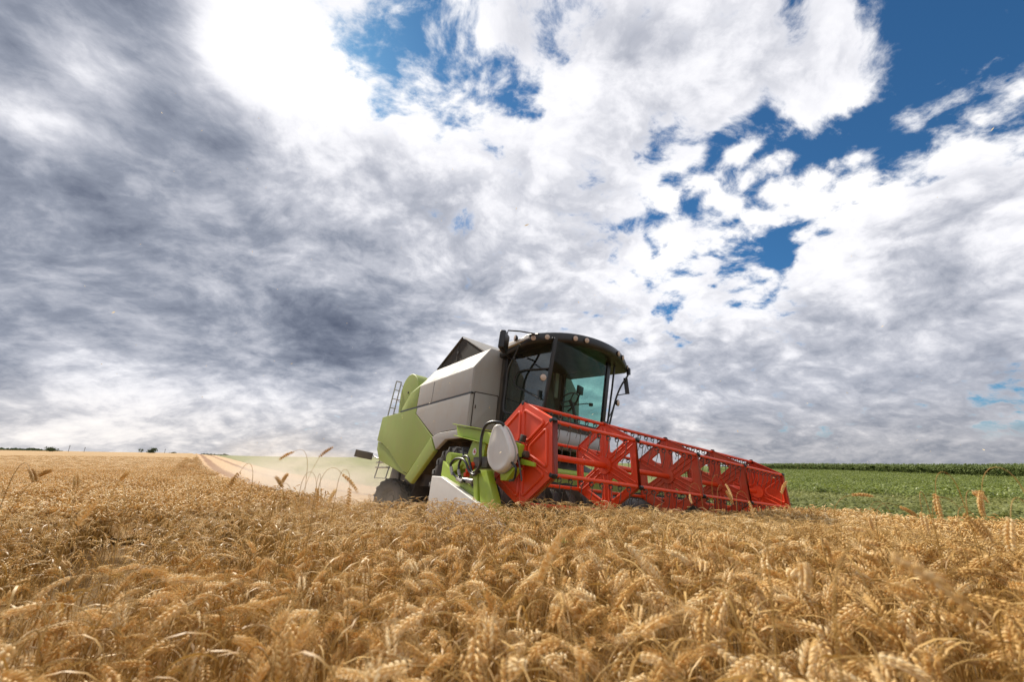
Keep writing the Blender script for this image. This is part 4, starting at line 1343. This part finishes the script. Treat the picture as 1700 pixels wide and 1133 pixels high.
def stalk_parts(v, seed, hi=True):
    r_ = np.random.default_rng(seed)
    stem, ear = stalk_path(v['L'], v['lean'], v['bend'], v['ear_len'], v['ear_bend'], v['neck'], 14 if hi else 10, 13 if hi else 10)
    sm, er = MB(), MB()
    stem_geo(sm, stem, r_, .0015, 5 if hi else 3, 2 if hi else 1)
    ear_geo(er, ear, r_, v['awn'], 3 if hi else 1, .95, 5 if hi else 4, .00030 if hi else .0006)
    return sm, er, top_of(stem, ear)


def joined(sm, er):
    j = MB(); j.add(sm.v, sm.f, 0); j.add(er.v, er.f, 1); return j


def raw_mesh(mb, name, mats):
    me = bpy.data.meshes.new(name); me.from_pydata([tuple(p) for p in mb.v], [], mb.f)
    me.polygons.foreach_set('material_index', mb.m)
    me.polygons.foreach_set('use_smooth', [True] * len(me.polygons)); me.update()
    for m in mats: me.materials.append(m)
    return me


hi_stem, hi_ear, hi_top, lib = [], [], [], []
for i, v in enumerate(VAR):
    a, b, t = stalk_parts(v, 100 + i, True)
    hi_stem.append(raw_mesh(a, 'wheat_stem_%d' % i, [M['straw']])); hi_ear.append(raw_mesh(b, 'wheat_ear_%d' % i, [M['ear']])); hi_top.append(t)
    lib.append(raw_mesh(joined(a, b), 'wheat_near_%d' % i, [M['straw'], M['ear']]))
mid_top = []
for i, v in enumerate(VAR):
    a, b, t = stalk_parts(v, 100 + i, False)
    mid_top.append(t); lib.append(raw_mesh(joined(a, b), 'wheat_mid_%d' % i, [M['straw'], M['ear']]))
# far tufts: a square of bent ears on short stems
for i in range(6):
    r_ = np.random.default_rng(300 + i)
    st_, er_ = MB(), MB()
    for k_ in range(72):
        v = VAR[int(r_.integers(0, 12))]
        stem, ear = stalk_path(.30, v['lean'], v['bend'], .074, v['ear_bend'], .5, 8, 5)
        tz = top_of(stem, ear); rz = r_.random() * 2 * PI; cz, sz_ = math.cos(rz), math.sin(rz)
        ox, oy = (r_.random(2) - .5) * .62; oz = -tz + r_.normal(0, .035)
        f = lambda p: Vector((ox + p.x * cz - p.y * sz_, oy + p.x * sz_ + p.y * cz, oz + p.z))
        st_.tube([f(stem[0][0]), f(stem[3][0]), f(stem[5][0]), f(stem[-1][0])], .0018, 3, cap=False)
        er_.tube([f(p) for p, a in ear], [.003, .006, .0075, .007, .0055, .0025], 5)
    lib.append(raw_mesh(joined(st_, er_), 'wheat_tuft_%d' % i, [M['straw'], M['ear']]))
wheat_src = src_objects(lib, 'wheat_plant')


def wheat_surface():
    m, nt, b = new_mat('wheat_canopy')
    uvn = nt.nodes.new('ShaderNodeUVMap')
    sp = nt.nodes.new('ShaderNodeSeparateXYZ'); nt.links.new(uvn.outputs[0], sp.inputs[0])
    s, w = Ex(nt, sp.outputs[0]), Ex(nt, sp.outputs[1])
    n1 = noise(nt, uvn.outputs[0], 6.0, 8, 0.75); n2 = noise(nt, combine(nt, s * 0.02, w * 0.05, 0), 1.0, 4, 0.5); n3 = noise(nt, combine(nt, s * 0.15, w * 1.0, 0), 1.0, 5, 0.6)
    c = ramp(nt, n1 * 0.5 + n2 * 0.25 + n3 * 0.25, [(0.32, (0.25, 0.140, 0.045)), (0.5, (0.36, 0.22, 0.085)), (0.66, (0.44, 0.29, 0.13))])
    nt.links.new(c, b.inputs['Base Color']); b.inputs['Roughness'].default_value = 0.85; b.inputs['Specular IOR Level'].default_value = 0.15
    return m


TRAM = [(-5.84, .26), (-5.05, .10)]                      # wheel tracks through the crop (w, half width)


def tram(x, y):
    s, w = to_sw(x, y)
    t = np.zeros_like(w)
    for w0, hw in TRAM:
        wob = w0 + .10 * np.sin(s * .35) + .04 * np.sin(s * 1.3)
        hw_ = hw * (1 + 1.1 * np.clip((-s - 6) / 22, 0, 1))
        t = np.maximum(t, np.clip(1.6 - np.abs(w - wob) / hw_, 0, 1))
    return t * (s < 5.2)


def canopy_z(x, y):
    d = np.hypot(x, y)
    h = wheat_h(x, y)
    bump = .05 * (vnoise(x, y, 5.0, 1) - .5) + .05 * (vnoise(x, y, 1.7, 2) - .5)
    frac = np.interp(d, [0, 4, 10, 22, 45], [.30, .45, .68, .88, .98])
    return ground_z(x, y) + h * frac * (1 - .75 * tram(x, y)) + bump * np.clip(d / 6, 0.2, 1)


wheat = grid_sheet('wheat_field', wheat_surface(), -75, 62, 560, np.geomspace(8.5, 600, 340), canopy_z, in_wheat)
tag(wheat, kind='stuff')
PT, RT, SC, IX = [], [], [], []


def put(x, y, idx, tops, hjit, lean=.13):
    n = len(x)
    g = ground_z(x, y)
    top = wheat_h(x, y) * (1 + hjit * rng.normal(0, 1, n) - .02 + .08 * (vnoise(x, y, 2.6, 8) - .5)) + .03 * (vnoise(x, y, 1.7, 2) - .5)
    s_ = top / tops[idx]
    PT.append(np.stack([x, y, g], -1)); RT.append(np.stack([rng.normal(0, lean, n), rng.normal(0, lean, n), rng.random(n) * 2 * PI], -1))
    return s_, n


def thin(x, y):
    k_ = in_wheat(x, y) & (rng.random(len(x)) > tram(x, y) * .88)
    return x[k_], y[k_]


hi_top_a, mid_top_a = np.array(hi_top), np.array(mid_top)
# the three hundred stalks nearest the eye stand as objects of their own
nx, ny = polar_pts(2250, -64, 64, .36, 2.5, 1.15)
nx, ny = thin(nx, ny)
o_ = np.argsort(np.hypot(nx, ny)); nx, ny = nx[o_], ny[o_]
inview = np.abs(np.degrees(np.arctan2(nx, ny))) < 54
first = np.where(inview)[0][:270]
solo = np.zeros(len(nx), bool); solo[first] = True
sx, sy = nx[solo], ny[solo]
g_s = ground_z(sx, sy); h_s = wheat_h(sx, sy) * (1 + .055 * rng.normal(0, 1, len(sx)))
for i in range(len(sx)):
    v = int(rng.integers(0, 12))
    k_ = h_s[i] / hi_top[v]
    o = bpy.data.objects.new('wheat_stalk', hi_stem[v]); COL.objects.link(o)
    o.location = (sx[i], sy[i], g_s[i]); o.rotation_euler = (rng.normal(0, .12), rng.normal(0, .12), rng.random() * 2 * PI); o.scale = (k_, k_, k_)
    e = bpy.data.objects.new('ear', hi_ear[v]); COL.objects.link(e); e.parent = o
    tag(o, 'ripe golden wheat stalk in the blurred thick stand nearest the viewer', 'wheat stalk', 'nearest wheat stalks')
nx, ny = nx[~solo], ny[~solo]
ix = rng.integers(0, 12, len(nx)); s_, n = put(nx, ny, ix, hi_top_a, .055); SC.append(s_); IX.append(ix)
mx_, my_ = polar_pts(19500, -66, 62, 2.5, 9.5, 1.30)
mx_, my_ = thin(mx_, my_)
ix = rng.integers(0, 12, len(mx_)); s_, n = put(mx_, my_, ix, mid_top_a, .036); SC.append(s_ * 1.0); IX.append(ix + 12)
fx, fy = polar_pts(34000, -70, 62, 6.5, 120, 1.85)
fx, fy = thin(fx, fy)
n = len(fx); d_ = np.hypot(fx, fy)
PT.append(np.stack([fx, fy, ground_z(fx, fy) + wheat_h(fx, fy) * .98 + .03 * (vnoise(fx, fy, 1.7, 2) - .5)], -1)); RT.append(np.stack([rng.normal(0, .05, n), rng.normal(0, .05, n), rng.random(n) * 2 * PI], -1))
SC.append(np.ones(n)); IX.append(rng.integers(24, 30, n))
PT, RT, SC, IX = np.concatenate(PT), np.concatenate(RT), np.concatenate(SC), np.concatenate(IX)
scatter(wheat, wheat_src, PT, RT, np.repeat(SC[:, None], 3, 1), IX)


# ---- tall stalks that stand clear of the crop ------------------------
TALL = [  # sight line (px, py), distance, bend, direction of the nod (1 right, -1 left), ear length, label
    (499, 747, 2.6, 1.75, -1, .088, 'tall wheat stalk with its ear nodding left against the sky, left of the combine'),
    (553, 743, 2.5, .55, 1, .095, 'tall wheat stalk with its ear tilted up to the right, nearest the warning board'),
    (412, 770, 2.3, 2.2, -1, .10, 'arching wheat stalk drooping left in front of the cut swaths'),
    (457, 792, 2.4, .35, -1, .07, 'short-eared upright wheat stalk left of a cluster in front of the dust'),
    (478, 787, 2.5, .2, 1, .06, 'small straight wheat ear just left of the tall nodding stalk, before the dust'),
    (472, 803, 2.1, 2.3, 1, .085, 'crooked wheat stalk bent over at the foot of the dust cloud'),
    (516, 784, 2.2, 2.7, 1, .095, 'wheat stalk with its ear hanging down, left one of the drooping cluster in the dust'),
    (531, 787, 2.3, 2.5, 1, .085, 'wheat stalk with a thin drooping ear in the middle of the dusty cluster'),
    (552, 777, 2.0, 2.0, 1, .11, 'wheat stalk with a long ear arching right in front of the dust'),
    (575, 780, 2.1, 2.8, 1, .10, 'rightmost drooping wheat ear of the dusty cluster, nearest the rear wheel'),
    (558, 813, 2.2, .1, 1, .07, 'short upright wheat ear standing just below the drooping cluster'),
    (40, 769, 2.6, 1.9, 1, .075, 'dark hooked wheat ear at the far left above the distant field'),
    (86, 781, 2.6, .7, 1, .06, 'small dark wheat ear tilting right near the left edge'),
    (126, 790, 2.4, .3, -1, .07, 'straight dark wheat ear standing above the crop at the left'),
    (188, 797, 2.4, 1.8, -1, .08, 'bent wheat stalk beside the tramline in the left of the field'),
    (214, 785, 2.7, .4, 1, .06, 'slim upright wheat ear just left of the tramline'),
    (163, 832, 1.7, .15, 1, .085, 'dark upright wheat ear standing close at the left above the tramline hollow'),
    (938, 884, .80, .12, 1, .10, 'large blurred upright wheat ear in front of the reel'),
    (1290, 857, .95, 2.9, 1, .045, 'blurred stubby wheat ear seen end-on below the far end of the reel'),
    (1430, 903, .62, 1.75, 1, .12, 'big blurred wheat stalk arching right close to the viewer, below the green crop'),
    (1190, 789, 3.2, 2.5, 1, .10, 'tall wheat stalk hooked over in front of the red reel, highest there'),
    (1197, 806, 3.1, 2.2, 1, .10, 'wheat stalk arching right in front of the reel, below the highest hook'),
    (1230, 816, 3.0, 2.6, 1, .09, 'wheat stalk hooked right in front of the reel, near its far end'),
    (1151, 803, 3.3, 2.9, -1, .06, 'pale wheat ear hooked down left in front of the dusty middle of the reel'),
    (1306, 800, 3.0, .15, 1, .08, 'straight wheat stalk standing before the far end of the reel'),
    (1430, 822, 2.5, 1.2, 1, .075, 'wheat stalk with its ear pointing right against the dark low crop'),
    (1455, 833, 2.5, 2.8, -1, .055, 'small drooping wheat ear against the dark low crop, right of the pointing ear'),
    (1474, 836, 2.4, 1.8, 1, .06, 'small wheat ear nodding right against the low crop'),
    (1528, 817, 2.2, 2.7, -1, .075, 'wheat stalk with its ear hooked left against the green crop'),
    (1563, 784, 2.1, 2.7, -1, .085, 'tall wheat stalk arching left against the green field, second highest at the right'),
    (1562, 826, 2.0, 2.4, 1, .085, 'wheat stalk with its ear hanging close beside its stem, at the right'),
    (1610, 815, 2.0, 1.6, 1, .08, 'wheat stalk bending right with a level ear against the green crop'),
    (1652, 776, 1.9, 2.6, -1, .075, 'highest wheat stalk at the right, its ear against the maize'),
    (1690, 827, 1.7, 2.4, -1, .085, 'wheat stalk arching left at the right edge'),
    (1600, 842, 2.0, 2.2, 1, .08, 'low hooked wheat ear at the right, just above the crop'),
]
for q, (px, py, dist, bend, side, el, lab) in enumerate(TALL):
    r_ = np.random.default_rng(700 + q)
    apex = Vector((0, 0, EYE)) + view_dir(px, py) * dist
    stem, ear = stalk_path(.66, .10 + .10 * r_.random(), bend, el, .45, .20 if bend > 1 else .3, 16, 17)
    allp = [p for p, a in stem + ear]
    tp = max(allp, key=lambda p: p.z)
    yaw = (0 if side > 0 else PI) + r_.normal(0, .35)
    gz = float(ground_z(apex.x, apex.y))
    k_ = (apex.z - gz) / tp.z
    sm, er = MB(), MB()
    # keep the ear's true size: stretch only the stem
    st2 = [(Vector((p.x, p.y, p.z * k_ + 0)), a) for p, a in stem]
    sh = st2[-1][0] - stem[-1][0]
    er2 = [(p + sh, a) for p, a in ear]
    dz = (apex.z - gz) - max(p.z for p, a in st2 + er2)
    stem_geo(sm, st2, r_, .0012, 5, 0)
    ear_geo(er, er2, r_, .008, 3, .82, 5, .00028)
    top2 = max([p for p, a in st2 + er2], key=lambda p: p.z)
    o = bpy.data.objects.new('wheat_stalk', raw_mesh(sm, 'wheat_stalk_tall', [M['straw']])); COL.objects.link(o)
    o.location = (apex.x - top2.x * math.cos(yaw), apex.y - top2.x * math.sin(yaw), gz + dz); o.rotation_euler = (0, 0, yaw)
    e = bpy.data.objects.new('ear', raw_mesh(er, 'ear_tall', [M['ear']])); COL.objects.link(e); e.parent = o
    tag(o, lab, 'wheat stalk', 'tall stalks standing above the wheat')

# ---- far things on the skyline --------------------------------------
M['bark'] = painted('tree_bark', (0.06, 0.045, 0.032), 0.9, 0.2)
M['fartree'] = leaf_mat('far_tree_leaf', (0.030, 0.050, 0.020), (0.070, 0.095, 0.035), 0.25)
M['pole'] = painted('weathered_pole', (0.10, 0.085, 0.07), 0.85, 0.2)


def crown_mesh(name, w, h, n, size, seed):
    r_ = np.random.default_rng(seed)
    mb = MB()
    lumps = [(Vector((r_.normal(0, w * .26), r_.normal(0, w * .2), h * (.18 + .6 * r_.random()))), w * (.16 + .16 * r_.random())) for _ in range(9)]
    for k_ in range(n):
        c, rad = lumps[int(r_.integers(0, len(lumps)))]
        d = Vector(r_.normal(0, 1, 3)).normalized() * rad * (r_.random() ** .4)
        p = c + Vector((d.x * 1.2, d.y, d.z * .85))
        if p.z < h * .12: continue
        a = Vector(r_.normal(0, 1, 3)).normalized(); b = a.orthogonal().normalized()
        s_ = size * (.6 + .8 * r_.random())
        mb.add([p - a * s_, p + b * s_ * .6, p + a * s_, p - b * s_ * .6], [(0, 1, 2, 3)])
    return mb.mesh(name, M['fartree'], smooth=0)


def far_tree(px, py, dist, w, h, label, seed):
    d = view_dir(px, py); d = Vector((d.x, d.y, 0)).normalized() * dist
    zb = EYE + dist * (view_dir(px, py).z / math.hypot(view_dir(px, py).x, view_dir(px, py).y))
    e = empty('round_tree', (d.x, d.y, zb)); tag(e, label, 'tree')
    o = bpy.data.objects.new('crown', crown_mesh('crown', w, h, 420, w * .055, seed)); COL.objects.link(o); o.parent = e
    tr = MB()
    tr.tube([(0, 0, -2.0), (0.03 * w, 0, h * .3), (0.0, 0.02 * w, h * .7)], [.05 * w, .04 * w, .015 * w], 7)
    for k_ in range(4): tr.tube([(0, 0, h * .25), (w * .22 * math.cos(k_ * 1.6), w * .2 * math.sin(k_ * 1.6), h * .6)], [.02 * w, .008 * w], 5)
    tr.build('trunk', M['bark'], e)


far_tree(250, 753.5, 240, 4.4, 2.4, 'dark round bush alone on the left skyline above the wheat', 1)
far_tree(287, 754.5, 260, 2.2, 1.0, 'tiny dark bush on the skyline just right of the lone round bush', 2)
far_tree(82, 750.5, 240, 4.0, 1.6, 'low dark bush at the right end of the skyline hedge', 3)
for px, py, h_, lab in ((113, 751, 2.6, 'taller thin pole on the left skyline, nearer the hedge'), (139, 752, 2.1, 'short thin pole on the left skyline, right of the taller pole'), (273, 753, 1.8, 'thin pole on the skyline beside the lone round bush')):
    d = view_dir(px, py); hd = Vector((d.x, d.y, 0)).normalized() * 240
    zb = EYE + 240 * d.z / math.hypot(d.x, d.y)
    e = empty('utility_pole', (hd.x, hd.y, zb)); tag(e, lab, 'pole', 'poles on the skyline')
    MB().tube([(0, 0, -2.0), (0, 0, h_)], [.085, .065], 8).build('post', M['pole'], e)
    MB().box((0, 0, h_ - .35), (.6, .08, .10)).build('crossarm', M['pole'], e)


def strip(name, pxs, dist, h, n, seed, mat):
    """a far hedge that reads as one dark mass"""
    r_ = np.random.default_rng(seed)
    mb = MB()
    for k_ in range(n):
        t = r_.random(); px = pxs[0][0] + (pxs[1][0] - pxs[0][0]) * t; py = pxs[0][1] + (pxs[1][1] - pxs[0][1]) * t
        d = view_dir(px, py); hd = Vector((d.x, d.y, 0)).normalized() * (dist + r_.normal(0, 3))
        zb = EYE + dist * d.z / math.hypot(d.x, d.y)
        hh = h * (.55 + .6 * float(vnoise(px, 0, .15, seed))) * min(1, 4 * (1 - t) + .25)
        p = Vector((hd.x, hd.y, zb - .5 + (hh + .5) * r_.random()))
        a = Vector(r_.normal(0, 1, 3)).normalized(); b = a.orthogonal().normalized(); s_ = .55 * (.6 + .8 * r_.random())
        mb.add([p - a * s_, p + b * s_ * .7, p + a * s_, p - b * s_ * .7], [(0, 1, 2, 3)])
    o = mb.build(name, mat, smooth=0)
    return tag(o, kind='stuff')


strip('hedge', ((-140, 748.5), (104, 751.5)), 300, 1.3, 5200, 4, M['fartree'])
strip('hedgerow', ((333, 757.2), (382, 758.2)), 300, 1.0, 700, 6, M['fartree'])

# ---- dust behind the machine ------------------------------------------
def dust_mat(name, dens, scale):
    m = bpy.data.materials.new(name); m.use_nodes = True
    nt = m.node_tree; nt.nodes.clear()
    out = nt.nodes.new('ShaderNodeOutputMaterial'); pv = nt.nodes.new('ShaderNodeVolumePrincipled')
    pv.inputs['Color'].default_value = (0.93, 0.80, 0.66, 1); pv.inputs['Anisotropy'].default_value = 0.35
    tcn = nt.nodes.new('ShaderNodeTexCoord')
    sp = nt.nodes.new('ShaderNodeSeparateXYZ'); nt.links.new(tcn.outputs['Object'], sp.inputs[0])
    x, y, z = (Ex(nt, sp.outputs[i]) for i in range(3))
    n = noise(nt, tcn.outputs['Object'], scale, 5, 0.6)
    rad = (y * y + z * z * 1.0 + (x * x) * 1.0)
    f = (1.0 - rad).clamp()
    d = f * n.step(0.36, 0.66) * dens
    nt.links.new(d.s, pv.inputs['Density'])
    nt.links.new(pv.outputs[0], out.inputs['Volume'])
    return m


def dust_puff(name, s, w, z, size, dens, scale):
    bm = bmesh.new(); bmesh.ops.create_icosphere(bm, subdivisions=3, radius=1.0)
    me = bpy.data.meshes.new(name); bm.to_mesh(me); bm.free()
    me.materials.append(dust_mat(name, dens, scale))
    o = bpy.data.objects.new(name, me); COL.objects.link(o)
    x, y = to_xy(s, w)
    o.location = (x, y, float(ground_z(x, y)) + z); o.scale = size; o.rotation_euler = (0, 0, HROT[2])
    return tag(o, kind='stuff')


dust_puff("dust", -10.0, -1.5, 0.25, (9.4, 3.4, 1.5), 0.38, 2.4)
dust_puff('dust', -32.0, 0.5, 0.8, (24.0, 6.0, 3.4), 0.032, 3.0)
dust_puff('dust', 1.6, 1.6, 0.9, (2.4, 2.6, 1.0), 0.10, 2.2)


# ---- chaff drifting in the air ------------------------------------------
rc_ = np.random.default_rng(77)
cf = MB()
for k_ in range(420):
    if k_ < 300:                                         # thrown up round the reel and behind the machine
        s_ = rc_.normal(1.0, 4.5); w_c = rc_.normal(0.5, 2.6); x_, y_ = to_xy(s_, w_c)
        z_ = float(ground_z(x_, y_)) + .7 + abs(rc_.normal(0, 1.5))
        sz = .006 + .012 * rc_.random()
    else:
        a_ = R(-48 + 50 * rc_.random()); d_c = 4 + 10 * rc_.random(); x_, y_ = d_c * math.sin(a_), d_c * math.cos(a_)
        z_ = EYE + d_c * (.05 + .8 * rc_.random()); sz = .006 + .010 * rc_.random()
    a = Vector(rc_.normal(0, 1, 3)).normalized(); b = a.orthogonal().normalized()
    p = Vector((x_, y_, z_)); t3 = a.cross(b) * sz * .12
    cf.add([p - a * sz, p + b * sz * .3 + t3, p + a * sz, p - b * sz * .3 - t3], [(0, 1, 2), (0, 2, 3)])
tag(cf.build('chaff', M['ear'], smooth=0), kind='stuff')
